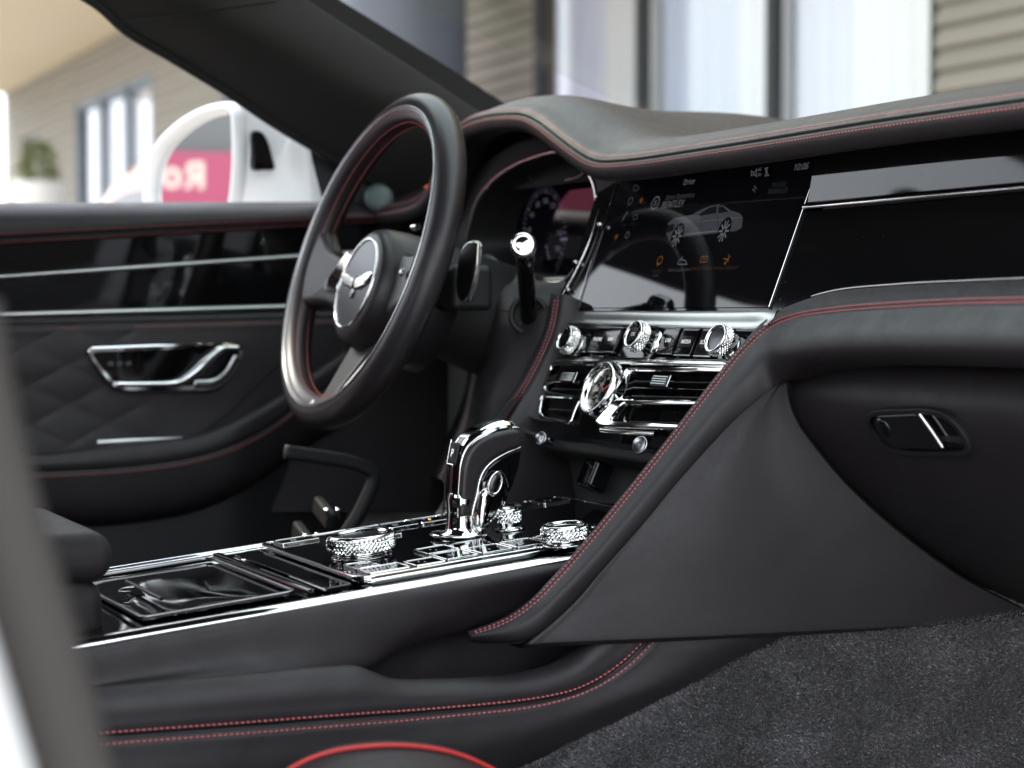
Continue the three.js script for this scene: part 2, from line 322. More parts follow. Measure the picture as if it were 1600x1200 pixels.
{ // low red car parked by the far windows
  const c = thing('parked_car', 'orange red car parked by the far windows', 'car');
  const o = V(-5.1, 0, 0); const cm = new THREE.MeshPhysicalMaterial({ color: lin(0.55, 0.09, 0.045), roughness: 0.4, clearcoat: 1 });
  const sh = smoothShape([[-2.1, 0.35], [-2.15, 0.7], [-1.5, 0.88], [-0.9, 1.1], [-0.3, 1.5], [0.9, 1.5], [1.5, 1.12], [2.1, 0.9], [2.15, 0.4], [0, 0.28]], 50);
  const bd = mesh('body', extr(sh, 1.7, 0.12), cm, c); bd.position.set(o.x - 2.1, 0, -3.2);
  const gl = smoothShape([[-0.75, 1.06], [-0.28, 1.36], [0.85, 1.36], [1.3, 1.06]], 30); const wn = mesh('window', extr(gl, 1.72), MAT.gloss, c); wn.position.set(o.x - 2.1, 0, -3.21);
  for (const dx of [-1.35, 1.35]) for (const z of [-3.06, -1.65]) { const w = mesh('wheel', new THREE.CylinderGeometry(0.33, 0.33, 0.2, 24).rotateX(Math.PI / 2), MAT.rubber, c); w.position.set(o.x - 2.1 + dx, 0.33, z); }
}
{ // planter with shrub by the far end of the wall
  const p = thing('planter', 'white planter with a pale flowering shrub at the far wall end', 'plant');
  const o = P(60, 320, 'z', -3.4); const y1 = P(60, 285, 'z', -3.4).y;
  const pot = mesh('pot', lathe([[0, 0], [0.2, 0], [0.26, y1 - 0.03], [0.27, y1], [0.23, y1], [0.22, y1 - 0.1], [0, y1 - 0.1]], 24), std({ color: lin(0.75, 0.73, 0.7), roughness: 0.6 }), p); pot.position.set(o.x, 0, -3.4);
  const lf = []; for (let k = 0; k < 170; k++) { const g = new THREE.PlaneGeometry(0.09, 0.05); g.rotateX(rnd() * 6); g.rotateY(rnd() * 6); const a = rnd() * 6.28, r = 0.26 * Math.sqrt(rnd()), h = rnd(); g.translate(Math.cos(a) * r * (1 - h * .5), y1 + 0.03 + h * 0.4, Math.sin(a) * r * (1 - h * .5)); lf.push(g); }
  const l = mesh('foliage', merge(lf), std({ color: lin(0.2, 0.22, 0.1), roughness: 0.7 }), p); l.position.set(o.x, 0, -3.4); l.userData.kind = 'stuff';
}
{ // far tree past the end of the building
  const t = thing('tree', 'pale green tree past the far end of the building', 'tree');
  const o = V(-34, 0, -5.5); mesh('trunk', tube([o, o.clone().add(V(0.1, 1.4, 0)), o.clone().add(V(0, 3, 0.1))], 0.14, 8), std({ color: lin(0.1, 0.07, 0.05), roughness: 0.9 }), t);
  const lf = []; for (let k = 0; k < 2600; k++) { const g = new THREE.PlaneGeometry(0.22, 0.14); g.rotateX(rnd() * 6); g.rotateY(rnd() * 6); const a = rnd() * 6.28, e = Math.acos(2 * rnd() - 1), r = 1.6 * Math.cbrt(rnd()) * (0.8 + 0.3 * Math.sin(5 * a)); g.translate(o.x + r * Math.sin(e) * Math.cos(a), 1.7 + r * 0.9 * Math.cos(e), o.z + r * Math.sin(e) * Math.sin(a)); lf.push(g); }
  mesh('crown', merge(lf), std({ color: lin(0.2, 0.26, 0.05), roughness: 0.8 }), t);
}
// ================= CAR BODY =================
const body = thing('car_body', 'white car body with dark roof lining and windscreen pillar', 'car');
{
  // driver side windscreen pillar trim, seen from inside
  const lo = [[-130, -220, -.60], [60, -70, -.64], [110, -30, -.645], [165, 5, -.65], [205, 42, -.66], [280, 87, -.68], [360, 136, -.70], [440, 190, -.72], [500, 226, -.735], [560, 262, -.75], [640, 305, -.77]].map(([u, v, x]) => P(u, v, 'x', x));
  const mid = [[0, -270, -.545], [210, -100, -.575], [255, -60, -.58], [300, -10, -.585], [345, 22, -.595], [410, 60, -.61], [485, 103, -.63], [560, 145, -.65], [620, 175, -.668], [690, 208, -.68], [770, 245, -.695]].map(([u, v, x]) => P(u, v, 'x', x));
  const hi = [[150, -260, -.575], [330, -120, -.61], [390, -75, -.615], [440, -25, -.62], [480, 5, -.63], [545, 47, -.645], [620, 95, -.665], [690, 140, -.685], [750, 180, -.70], [820, 225, -.715], [900, 270, -.73]].map(([u, v, x]) => P(u, v, 'x', x));
  const l = new Loft([lo.map(p => p.clone().add(V(-.03, -.004, 0))), lo, mid, hi, hi.map(p => p.clone().add(V(-.03, .0, -.01)))]).face(V(1, 0, 0));
  const ap = mesh('windscreen_pillar', l.geo(110, 30), MAT.headliner, body);
  // joint where the pillar trim meets the roof trim
  const jl = []; for (let k = 0; k <= 12; k++) jl.push(l.at(0.375, 0.16 + 0.5 * k / 12).addScaledVector(l.nrm(0.375, 0.16 + 0.5 * k / 12), 0.0006));
  mesh('trim_joint', sweep(jl, oval(0.0016, 0.0008, 8), (i) => l.nrm(0.375, 0.4)), MAT.rubber, ap);
  // black glass edge of the windscreen beside the pillar
  const e0 = hi.map(p => p.clone().add(V(-.02, .005, -.012))), e1 = hi.map((p, i) => p.clone().add(V(-.02, .014 + .002 * i, -.03)));
  mesh('windscreen_edge', new Loft([e0, e1]).geo(50, 3), MAT.rubber, ap);
  const lo2 = lo.map(p => p.clone().add(V(-.012, -.002, .004)));
  mesh('door_seal', new THREE.TubeGeometry(crv(lo2), 60, 0.007, 8), MAT.rubber, body);
  // roof with lining, thickness
  const rf = [[-.58, 1.24, .0], [-.66, 1.25, .5], [-.66, 1.25, 1.2], [-.55, 1.2, 1.9]];
  const rows = [-1, -.75, 0, .75, 1].map(s => [[.1, -.025], [.5, .0], [1.1, 0], [1.9, -.06]].map(([z, dy]) => V(s * (.58 + (z > .2 ? .03 : 0)), 1.46 + dy - (Math.abs(s) === 1 ? .085 : Math.abs(s) > .5 ? .025 : 0), z)));
  mesh('roof_lining', new Loft(rows).geo(30, 20), MAT.headliner, body);
  mesh('roof_panel', new Loft(rows.map(r => r.map(p => p.clone().multiply(V(1.08, 1, 1)).add(V(0, .05, 0))))).geo(30, 20), MAT.paint, body);
  // windscreen
  const ws = [-1, -.5, 0, .5, 1].map(s => [V(s * .66, 1.435 - .07 * s * s, .1), V(s * .76, 1.26 - .04 * s * s, -.36), V(s * .86, 1.06, -.86), V(s * .88, .99, -1.02)]);
  mesh('windscreen', new Loft(ws).geo(12, 12), MAT.screenGlass, body);
  // passenger side pillar and rear side walls outside the frame
  mesh('windscreen_pillar', new Loft([[V(.58, 1.36, .1), V(.67, 1.20, -.36), V(.78, 1.02, -.86)], [V(.64, 1.36, .12), V(.73, 1.18, -.34), V(.84, 1.0, -.84)]]).geo(12, 3), MAT.headliner, body);
  const qb = mesh('cowl', box(1.6, 0.5, 0.06, 0.02), MAT.softBlack, body); qb.position.set(0, 0.8, -0.92);
  const hood = mesh('bonnet', new Loft([-1, -.5, 0, .5, 1].map(s => [V(s * .8, .98 - .05 * s * s, -.88), V(s * .85, .93 - .09 * s * s, -1.4), V(s * .78, .8 - .12 * s * s, -1.95)])).geo(16, 12), MAT.paint, body);
  // floor pan and firewall
  const fl = mesh('floor_pan', new THREE.BoxGeometry(1.56, 0.04, 2.9), MAT.matte, body); fl.position.set(0, 0.26, 0.62);
  const fwz = mesh('bulkhead', new THREE.BoxGeometry(1.56, 0.75, 0.04), MAT.matte, body); fwz.position.set(0, 0.62, -0.84);
  const rw = mesh('rear_bulkhead', new THREE.BoxGeometry(1.5, 0.8, 0.05), MAT.matte, body); rw.position.set(0, 0.65, 2.05);
  for (const s of [-1, 1]) { const kp = mesh('kick_panel', box(.04, .7, .5, .01), MAT.matte, body); kp.position.set(s * .79, .62, -.63); }
  // rear door and sill on the driver side
  const rd = mesh('rear_door', box(0.08, 0.7, 1.3, 0.02), MAT.softBlack, body); rd.position.set(-0.8, 0.64, 1.38);
  const rd2 = mesh('rear_door', box(0.08, 0.7, 1.2, 0.02), MAT.leather, body); rd2.position.set(0.8, 0.64, 1.48);
  const bp = mesh('door_post', box(0.06, 1.05, 0.16, 0.02), MAT.headliner, body); bp.position.set(-0.73, 0.78, 0.72);
  const sl = mesh('door_sill', box(0.12, 0.12, 2.6, 0.02), MAT.softBlack, body); sl.position.set(-0.76, 0.3, 0.7);
  // near door post: soft trim strip with painted metal behind it
  const cl = [[-70, 480], [-38, 660], [8, 840], [58, 1010], [108, 1200], [160, 1420]].map(([u, v]) => P(u, v, 'x', .93));
  mesh('near_door_post', sweep(dense(cl, 40), oval(.0135, .011, 20), V(1, 0, .15)), std({ color: lin(0.06, 0.053, 0.049), roughness: 0.75 }), body);
  const cl2 = [[-270, 480], [-190, 760], [-128, 960], [-55, 1200], [20, 1440]].map(([u, v]) => P(u, v, 'x', .955));
  mesh('near_door_frame', sweep(dense(cl2, 40), oval(.019, .008, 16), V(1, 0, .1)), MAT.paint, body);
}
// ================= FLOOR CARPET =================
{
  const cx = (y, z) => .186 + .16 * Math.max(0, .56 - y) + (.345 * Math.max(0, -z)) + (y < .42 ? (.42 - y) ** 2 * 14 : 0);
  const yt = (z) => .475 + .10 * Math.min(1, Math.max(0, (.1 - z) / .14)) + .035 * Math.min(1, Math.max(0, (-.05 - z) / .15));
  const rows = []; for (let k = 0; k <= 8; k++) { const r = []; for (let i = 0; i <= 16; i++) { const z = .62 - 1.2 * i / 16, y = yt(z) - (yt(z) - .31) * k / 8; r.push(V(cx(y, z) - (k === 0 ? .03 : 0), y, z)); } rows.push(r); }
  rows.push(rows[8].map(p => V(p.x + .5, .3, p.z)));
  const l = new Loft(rows).face(V(1, 1, 0));
  const ct = tex(512, (x, y, i) => { const v = 0.40 + 0.10 * (nA[i] - .5) + 0.12 * (nC[i] - .5); return [v, v, v]; }, true, 5);
  const cb = tex(512, (x, y, i) => { const v = cl01(.5 + .6 * (nC[i] - .5) + .6 * (nD[i] - .5)); return [v, v, v]; }, false, 7);
  const c = structure('carpet', l.geo(110, 60, { disp: (u, v, p) => -.0012 + .0006 * Math.sin(p.z * 23 + 3 * p.y) * Math.sin(p.y * 31) }), std({ map: ct, roughness: 1, bumpMap: cb, bumpScale: 0.0015 }), 'dark grey cut pile carpet on the tunnel side');
  // pile
  const blade = new THREE.BufferGeometry(); blade.setAttribute('position', new THREE.Float32BufferAttribute([-.0007, 0, 0, .0007, 0, 0, 0, .0042, 0, 0, 0, -.0007, 0, 0, .0007, 0, .0042, 0], 3)); blade.setAttribute('uv', new THREE.Float32BufferAttribute([0, 0, 1, 0, .5, 1, 0, 0, 1, 0, .5, 1], 2)); blade.computeVertexNormals();
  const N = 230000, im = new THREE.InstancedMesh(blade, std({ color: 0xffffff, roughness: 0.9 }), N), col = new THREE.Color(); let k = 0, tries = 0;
  const q = new THREE.Quaternion(), Y = V(0, 1, 0), m4 = new THREE.Matrix4();
  const g = []; const NU = 160, NV = 90; for (let i = 0; i <= NU; i++) { g.push([]); for (let j = 0; j <= NV; j++) g[i].push(l.at(i / NU, j / NV * .92)); }
  while (k < N && tries++ < N * 6) {
    const fu = rnd() * NU * .999, fv = rnd() * NV * .999, i = Math.floor(fu), j = Math.floor(fv), a = fu - i, b = fv - j;
    const p = g[i][j].clone().lerp(g[i + 1][j], a).lerp(g[i][j + 1].clone().lerp(g[i + 1][j + 1], a), b);
    if (p.z > .25 || p.z < -.5 || p.y < .34) continue;
    const n = g[i + 1][j].clone().sub(g[i][j]).cross(g[i][j + 1].clone().sub(g[i][j])).normalize(); if (n.x < 0) n.negate();
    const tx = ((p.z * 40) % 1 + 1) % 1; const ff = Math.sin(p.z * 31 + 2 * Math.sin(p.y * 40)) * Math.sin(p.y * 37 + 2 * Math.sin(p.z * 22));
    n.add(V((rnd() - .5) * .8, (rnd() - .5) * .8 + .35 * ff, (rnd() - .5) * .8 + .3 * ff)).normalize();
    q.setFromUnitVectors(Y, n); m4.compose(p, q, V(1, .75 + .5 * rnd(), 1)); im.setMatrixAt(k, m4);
    const s = .12 + .13 * rnd() + (rnd() < .14 ? .22 : 0) + .05 * ff; im.setColorAt(k, col.setRGB(s * 1.12, s * 1.08, s * 1.12)); k++;  // tint drifts with the lean: shading of the pile painted into its colour
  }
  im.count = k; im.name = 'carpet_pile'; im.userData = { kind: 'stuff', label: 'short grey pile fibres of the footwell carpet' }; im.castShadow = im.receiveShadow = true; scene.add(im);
}
// ================= DASHBOARD =================
const dash = thing('dashboard', 'black leather dashboard with red double stitching and gloss black fascia', 'dashboard');
const LIPZ = -.17;
{ // upper pad with its rolled, stitched lip and the instrument hood
  const lipPx = [[480, 338], [530, 335], [575, 331], [620, 325], [648, 316], [665, 300], [682, 262], [700, 222], [722, 196], [752, 184], [785, 179], [817, 180], [840, 191], [866, 211], [892, 231], [915, 246], [934, 252.5], [967, 252], [1012, 247], [1077, 237], [1142, 227], [1240, 211], [1350, 193], [1480, 174], [1600, 157], [1760, 133], [2000, 97]];
  const lip = lipPx.map(([u, v]) => P(u, v, 'z', LIPZ));
  const N = 90, L = dense(lip, N);
  const hump = (x) => Math.exp(-(((x + .40) / .20) ** 2));
  const far = (p, z, t) => V(p.x * (1 + .0 * t), (1 - t) * (p.y + .02) + t * (1.012 + .076 * hump(p.x)), z);
  const nrm2 = L.map((p, i) => { const a = L[Math.max(0, i - 1)], b = L[Math.min(N, i + 1)], t = b.clone().sub(a).normalize(); return V(-t.y, t.x, 0); }); // in-plane up
  const off = (i, dn, dz) => L[i].clone().addScaledVector(nrm2[i], dn).add(V(0, 0, dz));
  const rows = [
    L.map((p, i) => off(i, -.013, -.045)), L.map((p, i) => off(i, -.0195, -.012)), L.map((p, i) => off(i, -.0165, -.0005)), L.map((p, i) => off(i, -.008, .0025)),
    L.map((p, i) => off(i, 0, .001)),
    L.map((p, i) => off(i, .0075, -.006)), L.map((p, i) => off(i, .012, -.018)), L.map((p, i) => far(off(i, .011, 0), -.24, .28)), L.map((p, i) => far(p, -.36, .75)), L.map((p, i) => far(p, -.55, 1)), L.map((p, i) => far(p, -.85, 1).add(V(0, -.012 - .04 * hump(p.x), 0))),
  ];
  const l = new Loft(rows).face(V(0, 1, .5));
  const pad = mesh('upper_pad', l.geo(260, 80, { seams: [4], wide: .0013, depth: .0024 }), MAT.leather, dash);
  stitchMesh(l, 4, pad, [-.0062, .0062], { u0: .02, u1: .97, pitch: .0045, len: .0033, r: .0007, lift: .0005 });
  // heater slot under the windscreen
  const a = P(1095, 181, 'y', 1.087), s = mesh('demister_slot', box(.07, .004, .012, .002), MAT.gloss, pad);
  s.position.set(-.39, 1.083, -.5);
}
// ---- plane of display and fascia ----
const BL = P(903, 481, 'x', -.17), BR = P(1200, 480, 'x', .17), TLp = P(972, 268, 'x', -.172);
const sX = BR.clone().sub(BL).normalize(), sN = sX.clone().cross(TLp.clone().sub(BL)).normalize(), sU = sN.clone().cross(sX);
const sM = basis(BL, sX, sU);
const scr = (u, v) => { const p = onPlane(u, v, BL, sN).sub(BL); return [p.dot(sX), p.dot(sU)]; };
{
  const q = [[903, 481], [1200, 480], [1283, 243], [975, 258]].map(([u, v]) => scr(u, v));
  const w = q[1][0], h = Math.max(q[2][1], q[3][1]); const SW = 1700, SH = Math.round(SW * h / w);
  const cpx = (u, v) => { const [a, b] = scr(u, v); return [a / w * SW, SH - b / h * SH]; };
  const scrTex = canvasTex(SW, SH, (x) => {
    x.fillStyle = '#05060a'; x.fillRect(0, 0, SW, SH);
    const T = (s, u, v, size, col, al = 'left') => { const [a, b] = cpx(u, v); x.font = `${size}px sans-serif`; x.fillStyle = col; x.textAlign = al; x.textBaseline = 'middle'; x.fillText(s, a, b); };
    const G = '#c9ccd4', O = '#d98a2b', D = '#8d929c';
    const poly = (pts, col, fill, lw = 4) => { x.beginPath(); pts.forEach(([u, v], i) => { const c = cpx(u, v); i ? x.lineTo(...c) : x.moveTo(...c); }); if (fill) { x.fillStyle = col; x.closePath(); x.fill(); } else { x.strokeStyle = col; x.lineWidth = lw; x.stroke(); } };
    const circ = (u, v, r, col, lw = 4, fill) => { const [a, b] = cpx(u, v); x.beginPath(); x.arc(a, b, r, 0, 7); if (fill) { x.fillStyle = col; x.fill(); } else { x.strokeStyle = col; x.lineWidth = lw; x.stroke(); } };
    T('Drive', 1068, 285, 44, G); T('10:06', 1240, 262, 46, G); T('AM', 1255, 261, 24, D);
    poly([[1174, 275], [1174, 267], [1178, 271], [1182, 264], [1182, 276], [1178, 272], [1174, 275]], G); T('4G', 1184, 265, 24, G); T('lte', 1184, 273, 26, G);
    poly([[1195, 263], [1200, 262], [1196, 268], [1201, 274], [1195, 275], [1199, 268], [1195, 263]], G);
    poly([[990, 298], [990, 292], [994, 289], [998, 292], [997, 297], [990, 298]], D);
    circ(1024, 317, 34, G, 6); T('B', 1024, 317, 44, G, 'center'); T('Drive Dynamics', 1040, 309, 38, D); T('BENTLEY', 1034, 321, 52, G);
    poly([[1180, 300], [1176, 296], [1182, 294], [1178, 290]], D, false, 5); T('TRAFFIC', 1205, 290, 34, '#555a62'); T('REVEALED', 1200, 300, 34, '#666b73');
    // saloon seen in three-quarter profile
    poly([[1041, 366], [1044, 348], [1054, 340], [1082, 335], [1090, 330], [1108, 322], [1122, 319.5], [1131, 321], [1142, 329], [1156, 333], [1161, 340], [1159, 356], [1150, 361], [1070, 370], [1046, 378]], '#7d818a', true);
    poly([[1054, 341], [1084, 336], [1094, 337], [1098, 342], [1064, 348]], '#969aa3', true);
    poly([[1092, 335], [1109, 324], [1120, 322], [1119, 333], [1094, 337]], '#262a31', true); poly([[1123, 322], [1130, 323], [1138, 331], [1122, 333]], '#262a31', true);
    poly([[1060, 349], [1158, 340]], '#a9adb6', false, 4); poly([[1072, 366], [1128, 360]], '#c3c6cc', false, 6); poly([[1121, 333], [1122, 358]], '#4b4f57', false, 3); poly([[1096, 337], [1094, 362]], '#4b4f57', false, 3);
    poly([[1043, 352], [1054, 350], [1052, 360], [1042, 364]], '#2a2e35', true);
    for (const [u, v] of [[1058, 369], [1131, 361]]) { const [a, b] = cpx(u, v); x.save(); x.translate(a, b); x.scale(.72, 1); x.fillStyle = '#0a0b0e'; x.beginPath(); x.arc(0, 0, 72, 0, 7); x.fill(); x.strokeStyle = '#c6c9cf'; x.lineWidth = 11; for (let k = 0; k < 10; k++) { x.beginPath(); x.moveTo(14 * Math.cos(k * .628), 14 * Math.sin(k * .628)); x.lineTo(58 * Math.cos(k * .628), 58 * Math.sin(k * .628)); x.stroke(); } x.restore(); }
    // row of driver aids
    circ(1031, 407, 22, O, 7); poly([[1030, 410], [1026, 416]], O, false, 8); T('Steering', 1018, 424, 25, '#8f5e22'); T('Lane', 1020, 430, 26, D);
    poly([[1059, 413], [1073, 413], [1071, 407], [1065, 406], [1066, 402], [1061, 408], [1058, 412]], G, false, 5); T('Raise Suspension', 1044, 422, 25, '#9a9da6');
    poly([[1094, 410], [1096, 401], [1106, 400], [1104, 409], [1094, 410]], O, false, 5); poly([[1098, 407], [1099, 403], [1102, 403], [1101, 407]], O, false, 4); T('Blind Spot Assist', 1079, 420, 25, '#8f5e22');
    circ(1137, 407, 8, O, 0, true); circ(1133, 411, 9, O, 0, true); poly([[1130, 404], [1137, 405], [1142, 400]], O, false, 6); poly([[1139, 397], [1138, 402]], O, false, 6); T('Bentley Safeguard', 1115, 419, 25, '#8f5e22');
    // side menu
    circ(985, 314, 20, D, 6); circ(1002, 313, 16, '#b5701f', 0, true); T('Home', 978, 321, 22, '#555a62');
    poly([[972, 345], [977, 336], [981, 330]], D, false, 12); poly([[989, 343], [990, 336], [996, 335], [995, 342], [989, 344]], D); T('Seats', 971, 352, 22, '#555a62'); T('Phone', 985, 350, 22, '#555a62');
    circ(963, 370, 16, '#b5701f', 0, true); T('AC', 958, 378, 24, '#7a5522'); circ(980, 367, 17, D, 7); T('Settings', 972, 378, 22, '#555a62');
    circ(954, 398, 24, '#6d727b', 5); T('2', 954, 398, 34, D, 'center'); T('\u2261', 942, 425, 70, D, 'center'); poly([[930, 452], [934, 448], [936, 456]], D);
  });
  const mk = (poly, mat, name, depth, parent, proud) => { const g = extr(shapeOf(poly), depth, .0012, 2); g.translate(0, 0, -depth + proud); const m = mesh(name, g.applyMatrix4(sM), mat, parent); return m; };
  const dsp = part('display', dash);
  mk([[-.012, -.004], [w + .0015, -.004], [q[2][0] + .0015, h + .006], [-.012, h + .006]], MAT.gloss, 'display_housing', .02, dsp, -.0012);
  const sg = new THREE.ShapeGeometry(shapeOf(q)); const uv = sg.attributes.uv, ps = sg.attributes.position; for (let i = 0; i < uv.count; i++) uv.setXY(i, ps.getX(i) / w, ps.getY(i) / h); sg.computeVertexNormals();
  mesh('display_glass', sg.applyMatrix4(sM), std({ color: lin(.003, .003, .004), roughness: .035, emissive: 0xffffff, emissiveMap: scrTex, emissiveIntensity: .06 }), dsp);
  const edge = (a, b, r, mat, nm) => mesh(nm, tube([V(a[0], a[1], .0006).applyMatrix4(sM), V(b[0], b[1], .0006).applyMatrix4(sM)], r, 6, false, 2), mat, dsp);
  edge(scr(1202, 480), scr(1286, 238), .0007, MAT.chrome, 'display_edge'); edge(scr(901, 482), scr(973, 262), .0007, MAT.chrome, 'display_edge');
  // passenger fascia, glossy black, in two panels split by a bright strip
  const s1 = [scr(1257, 323), scr(1400, 310.5), scr(1600, 292)];
  const sl = (s1[2][1] - s1[0][1]) / (s1[2][0] - s1[0][0]); const xe = 1.0, ys = (x) => s1[0][1] + sl * (x - s1[0][0]);
  const ex = (y) => q[1][0] + (q[2][0] - q[1][0]) * y / q[2][1] + .004;
  { const y0 = s1[0][1], g = extr(shapeOf([[ex(y0), .003], [xe, ys(xe) - y0 + .003], [xe, h - y0 + .012], [ex(h), h - y0 + .012]]), .012, .0012, 2); g.translate(0, 0, -.0125).rotateX(.21).translate(0, y0, 0); mesh('fascia_panel', g.applyMatrix4(sM), MAT.gloss, dash); }
  const lo = mk([[ex(-.02), -.03], [xe, -.03], [xe, ys(xe) - .004], [ex(s1[0][1]), s1[0][1] - .004]], MAT.gloss, 'fascia_panel', .012, dash, -.001);
  const sp = [s1[0], [.6, ys(.6)], [xe, ys(xe)]].map(([a, b], i) => V(i ? a : ex(b) - .001, b, .001).applyMatrix4(sM));
  mesh('bright_strip', sweep(dense(sp, 20), [[-.0022, 0], [-.0016, .0016], [.0016, .0022], [.0026, .001], [.0026, -.002], [-.0022, -.002]], sN), MAT.chrome, dash);
  // black surround left of the display with small bright clips
  const ll = [scr(872, 500), scr(905, 481), scr(975, 258), scr(945, 262)];
  mk(ll, MAT.gloss, 'fascia_panel', .015, dash, .001);
  mesh('bright_strip', tube([[880, 470], [905, 425], [925, 380], [940, 330]].map(([u, v]) => onPlane(u, v, BL, sN).addScaledVector(sN, .004)), .0009, 6), MAT.chrome, dash);
  for (const [u, v] of [[943, 353], [905, 412], [893, 455]]) { const b = mesh('clip', box(.006, .004, .004, .001), MAT.chrome, dash); b.position.copy(onPlane(u, v, BL, sN).addScaledVector(sN, .005)); }
  // dark closing panel under the lip
  mk([[-.5, h - .002], [1.0, h - .002], [1.0, h + .03], [-.5, h + .03]], MAT.matte, 'upper_closing_panel', .004, dash, -.02);
}
{ // ---- instrument binnacle ----
  const Z = -.205; const pt = (u, v, z = Z) => P(u, v, 'z', z);
  const out = [[875, 237], [827, 248], [795, 263], [767, 285], [747, 312], [735, 345], [728, 385], [740, 420], [780, 438], [837, 440], [882, 438], [905, 410], [922, 375], [930, 337], [930, 296], [918, 268], [900, 248]];
  const ring = dense(out.map(([u, v]) => pt(u, v)), 96, true).slice(0, -1);
  const cl = part('instrument_cluster', dash);
  mesh('bezel', sweep(ring, oval(.0028, .0022, 10), V(0, .2, 1), true), MAT.chrome, cl);
  const c = V(-.375, .945, 0); const inner = (k, z) => ring.map(p => V(c.x + (p.x - c.x) * k, c.y + (p.y - c.y) * k, z));
  const l = new Loft([ring.concat([ring[0]]), inner(.95, -.225).concat([inner(.95, -.225)[0]]), inner(.88, -.262).concat([inner(.88, -.262)[0]])], { index: true });
  mesh('hood_wall', l.geo(120, 10), MAT.softBlack, cl);
  // housing outside the ring up to the hood
  const o2 = ring.map(p => V(c.x + (p.x - c.x) * 1.45, c.y + (p.y - c.y) * 1.25 + .01, -.215)); const l2 = new Loft([ring.concat([ring[0]]), o2.concat([o2[0]])], { index: true });
  mesh('surround', l2.geo(120, 6), MAT.softBlack, cl);
  const Zd = -.262, d0 = P(800, 440, 'z', Zd), d1 = P(935, 280, 'z', Zd);
  const x0 = -.56, x1 = -.2, y0 = .85, y1 = 1.03;
  const it = canvasTex(1200, 600, (x, w, h) => {
    x.fillStyle = '#04030a'; x.fillRect(0, 0, w, h); const cx = (wx) => (wx - x0) / (x1 - x0) * w, cy = (wy) => h - (wy - y0) / (y1 - y0) * h;
    const dial = (u, v, r) => { const p = P(u, v, 'z', Zd), a = cx(p.x), b = cy(p.y); x.strokeStyle = '#5c566a'; x.lineWidth = 5; x.beginPath(); x.arc(a, b, r, 0, 7); x.stroke(); for (let k = 0; k < 40; k++) { const t = 2.3 + k * .125; x.lineWidth = k % 4 ? 3 : 7; x.strokeStyle = '#b9b4c8'; x.beginPath(); x.moveTo(a + Math.cos(t) * r * .86, b + Math.sin(t) * r * .86); x.lineTo(a + Math.cos(t) * r * .96, b + Math.sin(t) * r * .96); x.stroke(); if (!(k % 4)) { x.fillStyle = '#cfcbd8'; x.font = '30px sans-serif'; x.textAlign = 'center'; x.textBaseline = 'middle'; x.fillText(String(k * 5), a + Math.cos(t) * r * .7, b + Math.sin(t) * r * .7); } } };
    dial(850, 365, 190); dial(775, 370, 190); const p = P(881, 374, 'z', Zd); x.fillStyle = '#c9a8e8'; x.fillRect(cx(p.x) - 30, cy(p.y) - 6, 60, 12);
  });
  const dg = new THREE.PlaneGeometry(x1 - x0, y1 - y0); const dm = mesh('display_glass', dg, std({ color: lin(.004, .003, .005), roughness: .04, emissive: 0xffffff, emissiveMap: it, emissiveIntensity: .06 }), cl); dm.position.set((x0 + x1) / 2, (y0 + y1) / 2, Zd);
  // trim tray at the top
  const tr = [[826, 275], [836, 287], [870, 284], [902, 277], [912, 270]].map(([u, v]) => P(u, v, 'z', -.235)); mesh('trim_edge', tube(tr, .0012, 6), MAT.satin, cl);
  mesh('trim_bar', tube([[836, 439], [860, 437], [884, 436]].map(([u, v]) => P(u, v, 'z', -.21)), .003, 8), MAT.satin, cl);
}
{ // ---- satin bar under the display ----
  const t = [[884, 489], [900, 487], [950, 486], [1050, 486.5], [1150, 486], [1190, 485], [1216, 484]].map(([u, v], i) => P(u, v, 'z', -.163 + (i === 0 || i === 6 ? 0 : .002)));
  const m = [[882, 499], [899, 499], [950, 500], [1050, 502], [1150, 504], [1185, 503], [1208, 498]].map(([u, v]) => P(u, v, 'z', -.152));
  const b = [[880, 505], [898, 506], [950, 508], [1050, 512], [1150, 515], [1180, 515], [1198, 510]].map(([u, v]) => P(u, v, 'z', -.149));
  const l = new Loft([t.map(p => p.clone().add(V(0, -.002, -.015))), t, m, b, b.map(p => p.clone().add(V(0, -.002, -.02)))]).face(V(0, 1, 1));
  mesh('satin_bar', l.geo(80, 30), MAT.satin, dash);
}
